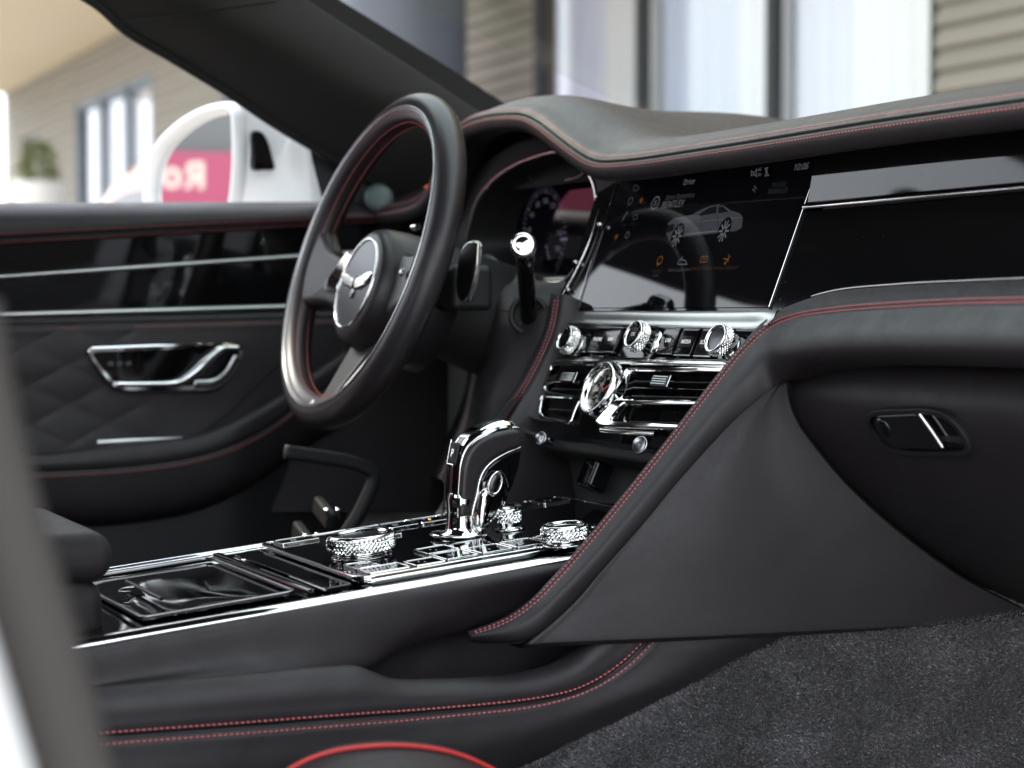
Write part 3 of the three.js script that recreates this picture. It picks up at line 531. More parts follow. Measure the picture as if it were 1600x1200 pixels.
// ---- centre stack plane ----
const kO = V(0, .833, -.155), kX = V(1, 0, 0), kU = V(0, .9115, -.4113).normalize(), kN = kX.clone().cross(kU);
const kM = basis(kO, kX, kU);
const stk = (u, v, off = 0) => { const p = onPlane(u, v, kO.clone().addScaledVector(kN, off), kN).sub(kO); return [p.dot(kX), p.dot(kU)]; };
const stkW = (a, b, c = 0) => V(a, b, c).applyMatrix4(kM);
const kput = (g, z = 0) => g.translate(0, 0, z).applyMatrix4(kM);
{
  const hold = part('control_panel', dash);
  const tl = stk(872, 516), tr = stk(1196, 520), br = stk(1100, 566), bl = stk(872, 562);
  const X0 = -.168, X1 = .178, yT = tr[1] + .004, yB = bl[1];
  mesh('panel', kput(extr(shapeOf([[X0, yB], [X1, yB], [X1, yT], [X0, yT]], .004), .02, .002), -.022), MAT.gloss, hold);
  mesh('bright_edge', sweep([stkW(X0, yB - .001, .001), stkW(0, yB - .001, .001), stkW(X1, yB - .001, .001)], oval(.0018, .0014, 8), kN), MAT.chrome, hold);
  mesh('bright_edge', sweep([stkW(X0, yT, .0), stkW(0, yT, .0), stkW(X1, yT, .0)], oval(.0013, .001, 8), kN), MAT.chrome, hold);
  // keys
  const keys = [['PHONE', 938, 532], ['NAV', 958, 532], ['', 914, 532], ['CAR', 1048, 534], ['MEDIA', 1076, 536], ['SCREEN', 1107, 537], ['', 1160, 538]];
  keys.forEach(([s, u, v]) => {
    const [a, b] = stk(u, v), kw = .0285, kh = .026; const k = mesh('key', kput(extr(shapeOf([[a - kw / 2, b - kh / 2], [a + kw / 2, b - kh / 2], [a + kw / 2, b + kh / 2], [a - kw / 2, b + kh / 2]], .002), .004, .0012), -.001), MAT.gloss, hold);
    mesh('key_edge', kput(extr(shapeOf([[a - kw / 2, b - kh / 2 - .0012], [a + kw / 2, b - kh / 2 - .0012], [a + kw / 2, b - kh / 2], [a - kw / 2, b - kh / 2]]), .003), -.0005), MAT.steel, k);
    mesh('key_edge', kput(extr(shapeOf([[a - kw / 2, b + kh / 2], [a + kw / 2, b + kh / 2], [a + kw / 2, b + kh / 2 + .0008], [a - kw / 2, b + kh / 2 + .0008]]), .003), -.0005), MAT.steel, k);
    if (!s) return;
    const lt = canvasTex(256, 128, (x) => { x.fillStyle = '#000'; x.fillRect(0, 0, 256, 128); x.fillStyle = '#fff'; x.font = '58px sans-serif'; x.textAlign = 'center'; x.textBaseline = 'middle'; x.fillText(s, 128, 64, 250); });
    const g = new THREE.PlaneGeometry(.024, .012); g.translate(a, b, .0034); mesh('lettering', g.applyMatrix4(kM), std({ color: lin(.004, .004, .004), roughness: .1, emissive: 0xffffff, emissiveMap: lt, emissiveIntensity: .45 }), k);
  });
}
function knob(parent, o, axis, r, h, { cap = MAT.gloss, n = 36, ring = true, stem = .6, stemH = .01, letter = null, rows = 4, amp = .0007 } = {}) { // turned control with a knurled band
  const k = part('rotary_knob', parent); const q = new THREE.Quaternion().setFromUnitVectors(V(0, 1, 0), axis.clone().normalize()); k.quaternion.copy(q); k.position.copy(o);
  mesh('stem', lathe([[0, 0], [r * stem + .003, 0], [r * stem + .003, .0012], [r * stem, .002], [r * stem * .92, stemH * .5], [r * stem, stemH], [r * .9, stemH + .001]], 40), MAT.chrome, k);
  const b = mesh('knurled_band', knurl(r, h, n, rows, amp, 0, .0006), MAT.chrome, k); b.position.y = stemH + h / 2;
  mesh('rim', lathe([[r * .98, stemH + h - .0005], [r * .97, stemH + h + .0012], [r * .9, stemH + h + .0022], [r * .82, stemH + h + .0015], [r * .78, stemH + h + .0002]], 48), MAT.chrome, k);
  mesh('cap', lathe([[0, stemH + h + .0004], [r * .5, stemH + h + .0003], [r * .79, stemH + h - .0004]], 40), cap, k);
  return k;
}
{
  knob(dash, stkW(...stk(905, 540), 0), kN, .0145, .010, { n: 26, rows: 3, stemH: .009, stem: .8 });
  const kc = knob(dash, stkW(...stk(1020, 538), 0), kN, .0150, .010, { n: 26, rows: 3, stemH: .014, stem: .8 });
  knob(dash, stkW(...stk(1146, 543), 0), kN, .0150, .009, { n: 26, rows: 3, stemH: .012, stem: .8, cap: MAT.darkMetal });
  const lt = canvasTex(128, 128, (x) => { x.fillStyle = '#000'; x.fillRect(0, 0, 128, 128); x.fillStyle = '#ddd'; x.font = '50px sans-serif'; x.textAlign = 'center'; x.textBaseline = 'middle'; x.fillText('OK', 64, 64); });
  const g = mesh('lettering', new THREE.PlaneGeometry(.014, .014).rotateX(-Math.PI / 2), std({ color: lin(.004, .004, .004), roughness: .1, emissive: 0xffffff, emissiveMap: lt, emissiveIntensity: .4 }), kc); g.position.y = .0249;
}
{ // ---- air vents ----
  const sh = (px, r = .004) => shapeOf(px.map(([u, v]) => stk(u, v)), r);
  const ringVent = (name, outer, holes, z, depth, vanes) => {
    const v = part('air_vent', dash); const s = sh(outer, .006); holes.forEach(h => s.holes.push(sh(h, .005)));
    mesh('frame', kput(extr(s, depth, .0022, 4), z), MAT.chrome, v);
    const inn = sh(outer, .006); mesh('recess', kput(extr(inn, .003), z - .055), MAT.matte, v);
    return v;
  };
  const b = (u) => 1;
  const L = ringVent('l', [[862, 567], [851, 588], [834, 641], [834, 653], [842, 659], [900, 667], [908, 643], [921, 618], [952, 572]], [[[871, 575], [938, 575], [926, 599], [912, 622], [866, 616], [859, 611]], [[856, 624], [906, 627], [904, 643], [897, 660], [859, 655], [852, 647]]], -.004, .012);
  const right = (v, w = .17) => { const a = stk(1100, v); return [w, a[1]]; };
  const R = part('air_vent', dash);
  const oR = [...[[985, 577], [977, 604], [968, 632]].map(p => stk(...p)), right(634), right(574)], hU = [...[[992, 583], [986, 604], [979, 627], [984, 629.5]].map(p => stk(...p)), right(630, .164), right(583, .164)];
  const s1 = shapeOf(oR, .005); s1.holes.push(shapeOf(hU, .004)); mesh('frame', kput(extr(s1, .012, .0016, 3), -.006), MAT.chrome, R);
  const oL = [...[[981, 632], [965, 647], [949, 666], [949, 671], [957, 677]].map(p => stk(...p)), right(682), right(632)], hL = [...[[993, 642], [982, 654], [973, 666], [983, 671]].map(p => stk(...p)), right(676, .164), right(642, .164)];
  const s2 = shapeOf(oL, .005); s2.holes.push(shapeOf(hL, .005)); mesh('frame', kput(extr(s2, .02, .003, 4), -.004), MAT.chrome, R);
  mesh('recess', kput(extr(shapeOf([stk(985, 572), stk(944, 680), right(686), right(570)]), .003), -.055), MAT.matte, R);
  const vane = (par, a, c, d = .02, m = MAT.softBlack, t = .0012) => { const p = V(a[0], a[1], 0), q = V(c[0], c[1], 0), w = q.x - p.x; const g = box(w, t, d, .0005).rotateZ(Math.atan2(q.y - p.y, w)).translate((p.x + q.x) / 2, (p.y + q.y) / 2, -.012); mesh('vane', g.applyMatrix4(kM), m, par); };
  vane(L, stk(862, 595), stk(930, 597), .02, MAT.gloss); vane(L, stk(858, 606), stk(922, 608), .02); vane(L, stk(855, 638), stk(904, 641));
  vane(R, stk(986, 604), right(606), .02, MAT.gloss); vane(R, stk(984, 594), right(594)); vane(R, stk(984, 617), right(618)); vane(R, stk(980, 657), right(659));
  for (const k of [0, .25, .5, .75]) { const a = .06 + .1 * k; mesh('vane', kput(box(.0012, .034, .02, .0004).translate(a, stk(1030, 608)[1], -.03)), MAT.softBlack, R); }
  // adjuster tabs with fine knurl
  const tab = (par, u, v) => { const [a, bb] = stk(u, v); const t = mesh('tab', kput(box(.03, .011, .006, .0015).translate(a, bb, .004)), MAT.darkMetal, par); const d = []; for (let i = 0; i < 12; i++) for (let j = 0; j < 4; j++) d.push(new THREE.OctahedronGeometry(.0012).translate(a - .0125 + i * .0021 + (j % 2) * .001, bb - .0036 + j * .0024, .0072)); mesh('tab_grip', kput(merge(d)), MAT.steel, t); mesh('tab_edge', kput(box(.002, .012, .007, .0006).translate(a + .0165, bb, .004)), MAT.chrome, t); };
  tab(R, 1039, 599); tab(L, 895, 593);
  // lower skirts and the dark shelf under the vents
  mesh('lower_panel', kput(extr(shapeOf([stk(836, 655), stk(944, 672), right(684), right(780), stk(850, 760)], .004), .01, .001), -.05), MAT.matte, dash);
  mesh('bright_edge', tube([[955, 679], [990, 683], [1040, 686]].map(([u, v]) => stkW(...stk(u, v), .012)), .0025, 8), MAT.chrome, R);
  // ledge between control panel and vents
  mesh('bright_ledge', sweep(dense([stkW(-.168, stk(870, 568)[1], .004), stkW(0, stk(960, 569)[1], .007), stkW(.175, stk(1100, 570)[1], .004)], 20), [[-.004, -.004], [-.004, 0], [-.001, .0025], [.002, .002], [.0035, -.004]], kN), MAT.chrome, dash);
  mesh('gloss_band', sweep(dense([stkW(-.168, stk(870, 564)[1], .002), stkW(0, stk(960, 565)[1], .004), stkW(.175, stk(1100, 566)[1], .002)], 20), [[-.0035, -.004], [-.0035, .001], [.0035, .001], [.0035, -.004]], kN), MAT.gloss, dash);
  // stowage under the vents: ledge, latch and socket block
  mesh('stowage_ledge', kput(box(.3, .012, .05, .004).translate(0, stk(930, 700)[1], -.03)), MAT.matte, dash);
  mesh('socket_block', kput(box(.03, .03, .03, .004).translate(-.06, stk(925, 730)[1], -.035)), MAT.gloss, dash);
  mesh('stop_arm', tube([[812, 664], [832, 678], [852, 684], [866, 690]].map(([u, v]) => stkW(...stk(u, v), .004)), .0026, 8), MAT.leverChrome, dash);
  // push-pull stops
  const stop = (u, v, r) => { const p = part('vent_stop', dash), o = stkW(...stk(u, v), 0); p.position.copy(o); p.quaternion.setFromUnitVectors(V(0, 1, 0), V(.35, .3, .9).normalize()); mesh('stem', lathe([[0, -.02], [r * .45, -.02], [r * .4, .004], [r * .6, .01], [r, .014], [r, .017]], 24), MAT.chrome, p); mesh('face', lathe([[r, .017], [r * .85, .0185], [r * .7, .0165], [0, .0172]], 32), MAT.steel, p); };
  stop(1016, 702, .0085); stop(861, 691, .007);
}
{ // ---- clock ----
  const c = part('clock', dash); c.position.copy(stkW(...stk(957, 617), 0)); c.quaternion.setFromRotationMatrix(new THREE.Matrix4().extractRotation(kM)); c.rotateX(Math.PI / 2);
  const r = .0265; // y axis out of the stack
  mesh('housing', lathe([[r * .7, -.02], [r * 1.0, -.012], [r * 1.12, .004], [r * 1.14, .012], [r * 1.08, .017]], 56), MAT.chrome, c);
  mesh('bezel', lathe([[r * 1.08, .017], [r * 1.04, .0205], [r * .97, .0215], [r * .92, .0195], [r * .9, .017], [r * .85, .0175], [r * .8, .015], [r * .78, .011]], 64), MAT.chrome, c);
  const f = canvasTex(512, 512, (x) => {
    x.fillStyle = '#0b0a0c'; x.fillRect(0, 0, 512, 512); x.translate(256, 256); x.strokeStyle = '#b49a72'; x.lineWidth = 8; x.beginPath(); x.arc(0, 0, 236, 0, 7); x.stroke();
    for (let k = 0; k < 60; k++) { const t = k * Math.PI / 30; x.strokeStyle = '#ddd'; x.lineWidth = k % 5 ? 3 : 8; x.beginPath(); x.moveTo(Math.cos(t) * 216, Math.sin(t) * 216); x.lineTo(Math.cos(t) * (k % 5 ? 206 : 190), Math.sin(t) * (k % 5 ? 206 : 190)); x.stroke(); }
    x.fillStyle = '#e6e2dc'; x.font = '44px serif'; x.textAlign = 'center'; x.textBaseline = 'middle';['XII', 'I', 'II', 'III', 'IV', 'V', 'VI', 'VII', 'VIII', 'IX', 'X', 'XI'].forEach((s, k) => x.fillText(s, Math.sin(k * Math.PI / 6) * 160, -Math.cos(k * Math.PI / 6) * 160));
  });
  const fc = new THREE.CircleGeometry(r * .79, 48).rotateX(-Math.PI / 2); mesh('face', fc, std({ map: f, roughness: .12 }), c).position.y = .0108;
  const hm = std({ color: lin(.55, .08, .06), roughness: .4 });
  for (const [a, l, w] of [[.9, .011, .0016], [-.95, .0155, .0013]]) { const h = mesh('hand', box(w, .0006, l, .0002).translate(0, 0, -l / 2 + .002), hm, c); h.position.y = .0122; h.rotation.y = a; }
  mesh('hub', new THREE.CylinderGeometry(.0014, .0014, .002, 16), MAT.steel, c).position.y = .0122;
}
{ // ---- right wing: lower pad running across and sweeping down the console ----
  const S = [[735, 993, .168], [790, 972, .18], [830, 945, .186], [870, 905, .189], [920, 848, .19], [980, 775, .19], [1040, 700, .19], [1100, 622, .19], [1160, 548, .192], [1200, 512, .197]].map(([u, v, x]) => P(u, v, 'x', x)).concat([[1240, 495, -.146], [1300, 485, -.139], [1400, 477, -.131], [1500, 472, -.126], [1600, 470, -.121], [1850, 462, -.11]].map(([u, v, z]) => P(u, v, 'z', z)));
  const C = [[742, 1003, .170], [785, 1004, .186], [830, 997, .196], [885, 951, .204], [945, 886, .21], [1005, 818, .213], [1065, 747, .214], [1125, 680, .216], [1178, 630, .222], [1208, 604, .23]].map(([u, v, x]) => P(u, v, 'x', x)).concat([[1246, 577, -.126], [1300, 564, -.116], [1400, 561, -.108], [1500, 563, -.101], [1600, 565, -.095], [1850, 572, -.08]].map(([u, v, z]) => P(u, v, 'z', z)));
  const top = S.map((p, i) => i < 9 ? p.clone().add(V(-.009, .0015, -.003)) : p.clone());
  [[9, 1196, 501, -.166], [10, 1222, 483, -.168], [11, 1290, 459, -.17], [12, 1400, 447, -.166], [13, 1500, 442, -.162], [14, 1600, 438, -.158], [15, 1850, 428, -.15]].forEach(([i, u, v, z]) => top[i] = P(u, v, 'z', z));
  top[9] = S[9].clone().add(V(-.012, .008, -.008));
  const back = top.map((p, i) => i < 9 ? p.clone().add(V(-.008, -.004, -.012)) : p.clone().add(V(-.004, -.008, -.02)));
  const mid = S.map((p, i) => p.clone().lerp(C[i], .5).add(i < 9 ? V(.011, .004, .006) : i === 9 ? V(.01, .004, .012) : V(.0, -.004, .018)));
  const low = C.map((p, i) => i < 3 ? p.clone().add(V(-.035, -.003, -.004)) : i < 10 ? p.clone().add(V(-.014, 0, -.004)) : p.clone().add(V(0, -.006, -.045)));
  const l = new Loft([back, top, S, mid, C, low]).face(V(.7, .4, .6));
  const wing = mesh('lower_pad', l.geo(240, 60, { seams: [2], wide: .0012, depth: .002, disp: (u, v, p) => ripple(p, .3) }), MAT.leather, dash);
  stitchMesh(l, 2, wing, [-.0037, .0037], { u0: .003, u1: .985, pitch: .004, len: .0029, r: .00075 });
  // thin bright line along the top of the pad
  mesh('bright_line', new THREE.TubeGeometry(crv(top.slice(9).map(p => p.clone().add(V(0, .0015, -.003)))), 60, .0012, 6), MAT.steel, wing);
  // side panel of the footwell
  const CL = [[1221, 593, .233], [1187, 620, .223], [1147, 656, .2185], [1097, 709, .215], [1046, 766, .2135], [1001, 818, .2115], [955, 871, .209], [894, 944, .2035], [829, 1001, .199]].map(([u, v, x]) => P(u, v, 'x', x));
  const G = [[1229, 594, .237], [1231, 620, .241], [1243, 655, .246], [1268, 692, .252], [1308, 741, .26], [1368, 800, .272], [1440, 858, .284], [1520, 912, .296], [1630, 966, .310]].map(([u, v, x]) => P(u, v, 'x', x));
  const cl = crv(CL), gl = crv(G), rows = []; const NR = 14;
  for (let k = 0; k <= NR; k++) { const a = cl.getPoint(k / NR), b = gl.getPoint(k / NR); rows.push([a.clone().add(V(-.012, -.002, -.002).multiplyScalar(Math.min(1, k / 4))), a.clone().add(V(-.0005, -.0007, 0)), a.clone().lerp(b, .03), a.clone().lerp(b, .3).add(V(.001, 0, 0)), a.clone().lerp(b, .65).add(V(-.004, 0, 0)), a.clone().lerp(b, .97), b, b.clone().add(V(-.006, 0, -.006)), b.clone().add(V(-.02, 0, -.008))]); }
  const lastB = rows[NR]; rows.push(lastB.map(p => p.clone().add(V(-.002, -.004, 0)))); rows.push(lastB.map(p => p.clone().add(V(-.012, -.008, 0)))); rows.push(lastB.map(p => p.clone().add(V(-.04, -.009, 0))));
  const l2 = new Loft(rows, { index: true }).face(V(1, 0, 0));
  mesh('footwell_side_panel', l2.geo(110, 110, { disp: (u, v, p) => ripple(p, .35) }), MAT.leather, dash);
  // ---- glovebox ----
  const gb = part('glovebox', dash);
  const prof = [V(0, .815, -.19), V(0, .80, -.163), V(0, .788, -.156)].concat(gl.getPoints(10).map(p => V(p.x, p.y, p.z - .012)).slice(1), [V(0, .56, -.42)]);
  const xs = [.2, .3, .45, .6, .85]; const l3 = new Loft(xs.map((x) => prof.map(p => V(x, p.y, p.z + .03 * Math.max(0, x - .3))))).face(V(0, 0, 1));
  mesh('lid', l3.geo(60, 20), MAT.leather, gb);
  const ho = P(1437, 671, 'z', -.197), hx = V(1, 0, .03).normalize(), hu = V(0, .9, -.0).normalize();
  let best = 1e9, sl = V(0, 1, 0); for (let i = 0; i < 100; i++) { const p = l3.at(i / 100, .45); if (Math.abs(p.y - ho.y) < best) { best = Math.abs(p.y - ho.y); const q = l3.at(i / 100 + .01, .45); sl = p.clone().sub(q).normalize(); ho.z = p.z; } }
  const ho2 = P(1437, 671, 'z', ho.z); const hm = basis(ho2, hx, sl);
  const hN = V(0, 0, 1).transformDirection(hm); const hp = (u, v) => { const p = onPlane(u, v, ho2, hN).sub(ho2); return [p.dot(hx), p.dot(sl)]; };
  const outl = [[1360, 648], [1372, 640], [1420, 638], [1448, 638], [1480, 646], [1505, 668], [1519, 695], [1517, 704], [1470, 706], [1415, 703], [1390, 695], [1366, 672]].map(p => hp(...p));
  const ringS = smoothShape(outl.map(([a, b]) => [a * 1.04, b * 1.08]), 60); ringS.holes.push(smoothShape(outl.map(([a, b]) => [a * .97, b * .92]), 60));
  const hd = part('handle', gb);
  mesh('lip', extr(ringS, .006, .0012, 3).translate(0, 0, -.001).applyMatrix4(hm), MAT.softBlack, hd);
  mesh('recess', extr(smoothShape(outl, 60), .002).translate(0, 0, -.0005).applyMatrix4(hm), MAT.gloss, hd);
  const fl = [[1371, 656], [1376, 644], [1444, 642], [1479, 694], [1475, 697], [1405, 694], [1385, 680]].map(p => hp(...p));
  mesh('flap', extr(shapeOf(fl, .008), .005, .0012, 3).translate(0, 0, .001).applyMatrix4(hm), std({ color: lin(.012, .0125, .015), roughness: .3, metalness: .3 }), hd);
  mesh('bright_edge', tube([hp(1445, 642), hp(1463, 667), hp(1481, 694)].map(([a, b]) => V(a, b, .0055).applyMatrix4(hm)), .0018, 8), MAT.chrome, hd);
  const lk = hp(1388, 662); mesh('lock', lathe([[0, .003], [.006, .003], [.0085, .0015], [.009, 0]], 28).rotateX(Math.PI / 2).translate(lk[0], lk[1], .0052).applyMatrix4(hm), MAT.darkMetal, hd);
}
{ // ---- left wing and driver knee trim ----
  const S = [[872, 462], [869, 480], [866, 500], [858, 528], [845, 558], [822, 602], [792, 648], [755, 705], [720, 760], [690, 808], [660, 850]].map(([u, v]) => P(u, v, 'x', -.185));
  const inn = S.map(p => p.clone().add(V(.014, .0, -.006))), inn2 = S.map(p => p.clone().add(V(.0165, -.02, -.05))), inn3 = S.map(p => p.clone().add(V(.012, -.10, -.22)));
  const outr = S.map(p => p.clone().add(V(-.02, .002, -.002))), out2 = S.map(p => p.clone().add(V(-.04, -.02, -.03)));
  const l = new Loft([inn3, inn2, inn, S, outr, out2]).face(V(.6, .5, .6));
  const w = mesh('lower_pad', l.geo(90, 50, { seams: [3], wide: .0012, depth: .0018 }), MAT.leather, dash);
  stitchMesh(l, 3, w, [-.0036, .0036], { u0: .02, u1: .98, pitch: .004, len: .0029, r: .00075 });
  // wall of the centre stack on the driver side
  // knee trim under the instruments with a split line
  const k1 = [[[885, 440], [850, 440], [800, 425], [772, 402], [755, 398], [740, 420]], [[872, 470], [845, 475], [805, 478], [775, 472], [757, 470], [742, 480]], [[858, 528], [830, 540], [795, 545], [766, 540], [750, 540], [735, 545]], [[822, 602], [800, 610], [770, 610], [748, 605], [735, 605], [725, 605]], [[792, 648], [770, 660], [745, 665], [730, 665], [715, 660], [700, 655]], [[720, 760], [700, 760], [690, 750], [680, 745], [665, 740], [650, 735]]];
  const zz = [[-.16, -.165, -.16, -.15, -.17, -.3], [-.15, -.14, -.13, -.125, -.17, -.3], [-.135, -.12, -.105, -.11, -.19, -.34], [-.10, -.095, -.085, -.11, -.22, -.4], [-.065, -.07, -.08, -.13, -.26, -.45], [-.02, -.05, -.1, -.2, -.32, -.5]];
  const l2 = new Loft(k1.map((r, j) => r.map(([u, v], i) => P(u, v, 'z', zz[j][i] - .006)))).face(V(.5, 0, 1));
  const kt = mesh('knee_trim', l2.geo(50, 50, {}), MAT.leather, dash);
  const jt = []; for (let i = 0; i <= 16; i++) { const u = .1 + .75 * i / 16; jt.push(l2.at(u, .23).addScaledVector(l2.nrm(u, .23), .0003)); } mesh('split_line', sweep(jt, oval(.0009, .0006, 6), V(0, 0, 1)), MAT.rubber, kt);
}
// ================= STEERING COLUMN =================
{
  const col = thing('column_shroud', 'black steering column shroud with chrome tipped stalk behind the wheel', 'column shroud');
  const t = .32, n = V(0, Math.sin(t), Math.cos(t)), c = V(-.37, .885, 0);
  const sh = mesh('shroud', lathe([[.02, .0], [.055, .0], [.062, .02], [.066, .09], [.07, .17], [.06, .2]], 40), MAT.softBlack, col); sh.position.copy(c).addScaledVector(n, -.05); sh.quaternion.setFromUnitVectors(V(0, 1, 0), n.clone().negate());
  const b = P(826, 492, 'x', -.232), e = P(818, 384, 'x', -.155), d = e.clone().sub(b).normalize();
  const ringN = V(.75, .1, .6).normalize(); const rg = mesh('collar', new THREE.TorusGeometry(.0195, .0032, 12, 48), MAT.softBlack, col); rg.position.copy(b); rg.quaternion.setFromUnitVectors(V(0, 0, 1), ringN);
  const ds = mesh('socket', new THREE.CircleGeometry(.0185, 40), MAT.matte, col); ds.position.copy(b).addScaledVector(ringN, -.003); ds.quaternion.copy(rg.quaternion);
  const st = part('stalk', col);
  mesh('arm', sweep(dense([b.clone().addScaledVector(d, -.02), b.clone().addScaledVector(d, .03), e.clone().addScaledVector(d, -.018)], 16), oval(.0115, .0085, 16), V(.3, 0, 1)), MAT.gloss, st);
  const tip = part('tip', st); const ta = V(.86, .12, .5).normalize(); tip.position.copy(e); tip.quaternion.setFromUnitVectors(V(0, 1, 0), ta);
  mesh('tip_cap', merge([lathe([[0, .0105], [.0085, .0098], [.0088, .0085], [.0105, .0098], [.0125, .008], [.0138, .003], [.0138, -.008], [.011, -.014], [0, -.015]], 36)]), MAT.chrome, tip);
  mesh('arm_neck', sweep([e.clone().addScaledVector(d, -.02), e.clone().addScaledVector(d, -.004)], oval(.0105, .0095, 14), V(.3, 0, 1)), MAT.gloss, st);
  // shift paddle
  const pd = part('shift_paddle', col); const q = [[716, 452], [722, 395], [738, 376], [748, 382], [744, 420], [734, 468], [722, 470]].map(([u, v]) => P(u, v, 'z', -.045));
  const ps = smoothShape(q.map(p => [p.x, p.y]), 40); mesh('blade', extr(ps, .008, .002).translate(0, 0, -.05), MAT.steel, pd);
  const ed = [[747, 380], [744, 420], [733, 468]].map(([u, v]) => P(u, v, 'z', -.04)); mesh('bright_edge', tube(ed, .0024, 8), MAT.chrome, pd);
  const bx2 = mesh('paddle_mount', box(.05, .05, .05, .008), MAT.softBlack, col); bx2.position.copy(P(725, 450, 'z', -.075));
}
// ================= STEERING WHEEL =================
{
  const sw = thing('steering_wheel', 'black leather steering wheel with red inner stitching and winged emblem', 'steering wheel');
  const R = .1805, t = .3206; const inner = part('rim', sw);
  const hold = new THREE.Group(); // all shapes are drawn in the wheel's own plane, z towards the driver
  const M = new THREE.Matrix4().makeRotationX(-t).setPosition(-.37, .8998, -.0006);
  const put = (name, g, m, p) => mesh(name, g.applyMatrix4(M), m, p || sw);
  const circ = (r, z, a0 = 0, a1 = 2 * Math.PI, n = 120) => Array.from({ length: n + 1 }, (_, i) => V(r * Math.cos(a0 + (a1 - a0) * i / n), r * Math.sin(a0 + (a1 - a0) * i / n), z));
  // rim: thicker at the grips, leather, seam lines in pale metal to paint in their highlight
  const prof = Array.from({ length: 32 }, (_, i) => { const a = i / 32 * 2 * Math.PI; const s = .0188; return [s * Math.cos(a), s * .94 * Math.sin(a)]; });
  put('leather', sweep(circ(R, 0).slice(0, -1), prof, V(0, 0, 1), true, false, (k) => { const a = k * 2 * Math.PI; return 1 + .05 * Math.exp(-(((Math.abs(a - 3.4) > Math.PI ? 9 : a - 3.4) / .5) ** 2)); }), MAT.leatherSmooth, inner);
  for (const ph of [1.70, 1.84]) put('seam_bead', new THREE.TubeGeometry(crv(circ(R + .0192 * Math.cos(ph), .0192 * .95 * Math.sin(ph)).slice(0, -1), true), 160, .00075, 6, true), MAT.glintBead, inner);
  const st = []; const g0 = new THREE.SphereGeometry(1, 6, 4);
  for (const ph of [2.75, 3.45]) for (let k = 0; k < 300; k++) { const a = k / 300 * 6.2832; const rr = R + .0192 * Math.cos(ph); const p = V(rr * Math.cos(a), rr * Math.sin(a), .0192 * .95 * Math.sin(ph)); st.push(g0.clone().applyMatrix4(basis(p, V(-Math.sin(a), Math.cos(a), .25), V(0, 0, 1)).multiply(new THREE.Matrix4().makeScale(.0014, .0006, .0006)))); }
  const sm = put('stitching', merge(st), MAT.thread, inner); sm.userData.kind = 'stuff';
  put('stitch_strip', sweep(circ(R - .0178, 0).slice(0, -1), oval(.0010, .0032, 10), V(0, 0, 1), true), std({ color: lin(.06, .015, .015), roughness: .7 }), inner);
  // spokes
  const spoke = (pts, z, d, m, nm = 'spoke') => { const g = extr(smoothShape(pts, 70), d, d * .42, 5).translate(0, 0, z), p = g.attributes.position; for (let i = 0; i < p.count; i++) p.setZ(i, p.getZ(i) + .022 * Math.min(1, Math.max(0, (Math.abs(p.getX(i)) - .1) / .07))); g.computeVertexNormals(); put(nm, g, m); };
  for (const s of [-1, 1]) {
    const q = (a) => a.map(([x, y]) => [x * -s, y]);   // switches show on the far spoke only; the near rim hides the other
    spoke(q([[-.064, .012], [-.09, .012], [-.13, .018], [-.155, .04], [-.168, .055], [-.174, .0], [-.168, -.062], [-.155, -.055], [-.12, -.05], [-.09, -.056], [-.064, -.06]]), -.034, .024, MAT.leatherSmooth);
    const sx = s > 0 ? -.016 : 0; const tri = q([[-.076, .012], [-.082, .016], [-.124, -.020], [-.126, -.029], [-.118, -.034], [-.078, -.034]]).map(([x, y]) => [x, y]);
    const ts = shapeOf(tri, .005); ts.holes.push(shapeOf(tri.map(([x, y]) => [(x + s * .098) * .62 - s * .098, (y + .016) * .6 - .016]), .003));
    if (s > 0) continue;
    const bz = put('switch_bezel', extr(ts, .008, .0018).translate(0, 0, -.0105), MAT.chrome); put('switch_panel', extr(shapeOf(tri, .005), .003).translate(0, 0, -.0102), MAT.softBlack, bz); put('switch_button', new THREE.SphereGeometry(.005, 16, 10).scale(1, 1, .5).translate(s * -.092, -.014, -.0055), MAT.steel, bz);
  }
  const lowS = [[-.036, -.075], [-.016, -.168], [-.008, -.176], [.008, -.176], [.016, -.168], [.036, -.075]];
  const dish = (g) => { const p = g.attributes.position; for (let i = 0; i < p.count; i++) { const y = p.getY(i); p.setZ(i, p.getZ(i) - .034 * Math.max(0, (y + .18) / .105)); } g.computeVertexNormals(); return g; };
  put('lower_spoke', dish(extr(shapeOf(lowS, .006), .014, .004, 3).translate(0, 0, -.008)), std({ color: lin(.05, .05, .05), roughness: .38, metalness: .4 }));
  for (const s of [-1, 1]) put('spoke_edge', dish(sweep(dense([V(s * .037, -.072, .0), V(s * .027, -.12, .0), V(s * .015, -.166, .004), V(s * .004, -.186, .013)], 20), oval(.0028, .0024, 10), V(0, 0, 1))), MAT.satin);
  put('spoke_foot', new THREE.SphereGeometry(.012, 24, 16).scale(1, .8, .4).translate(0, -.178, .0125), MAT.satin);
  // centre pad
  const hc = -.029, hz = -.031; const pd = lathe([[0, .036], [.05, .0365], [.0565, .0355], [.062, .031], [.0655, .022], [.069, 0], [.072, -.03], [.07, -.062], [.05, -.07]], 64).rotateX(Math.PI / 2).scale(.97, 1.06, 1).translate(0, hc, hz);
  const cp = put('centre_pad', pd, MAT.leatherSmooth);
  const ring = put('emblem_ring', new THREE.TorusGeometry(.0505, .0019, 12, 72).scale(.95, 1.04, 1).translate(0, hc, hz + .037), MAT.chrome, cp);
  put('emblem_plate', new THREE.CircleGeometry(.0495, 56).scale(.95, 1.04, 1).translate(0, hc, hz + .0372), std({ color: lin(.06, .06, .064), roughness: .3, metalness: .6 }), cp);
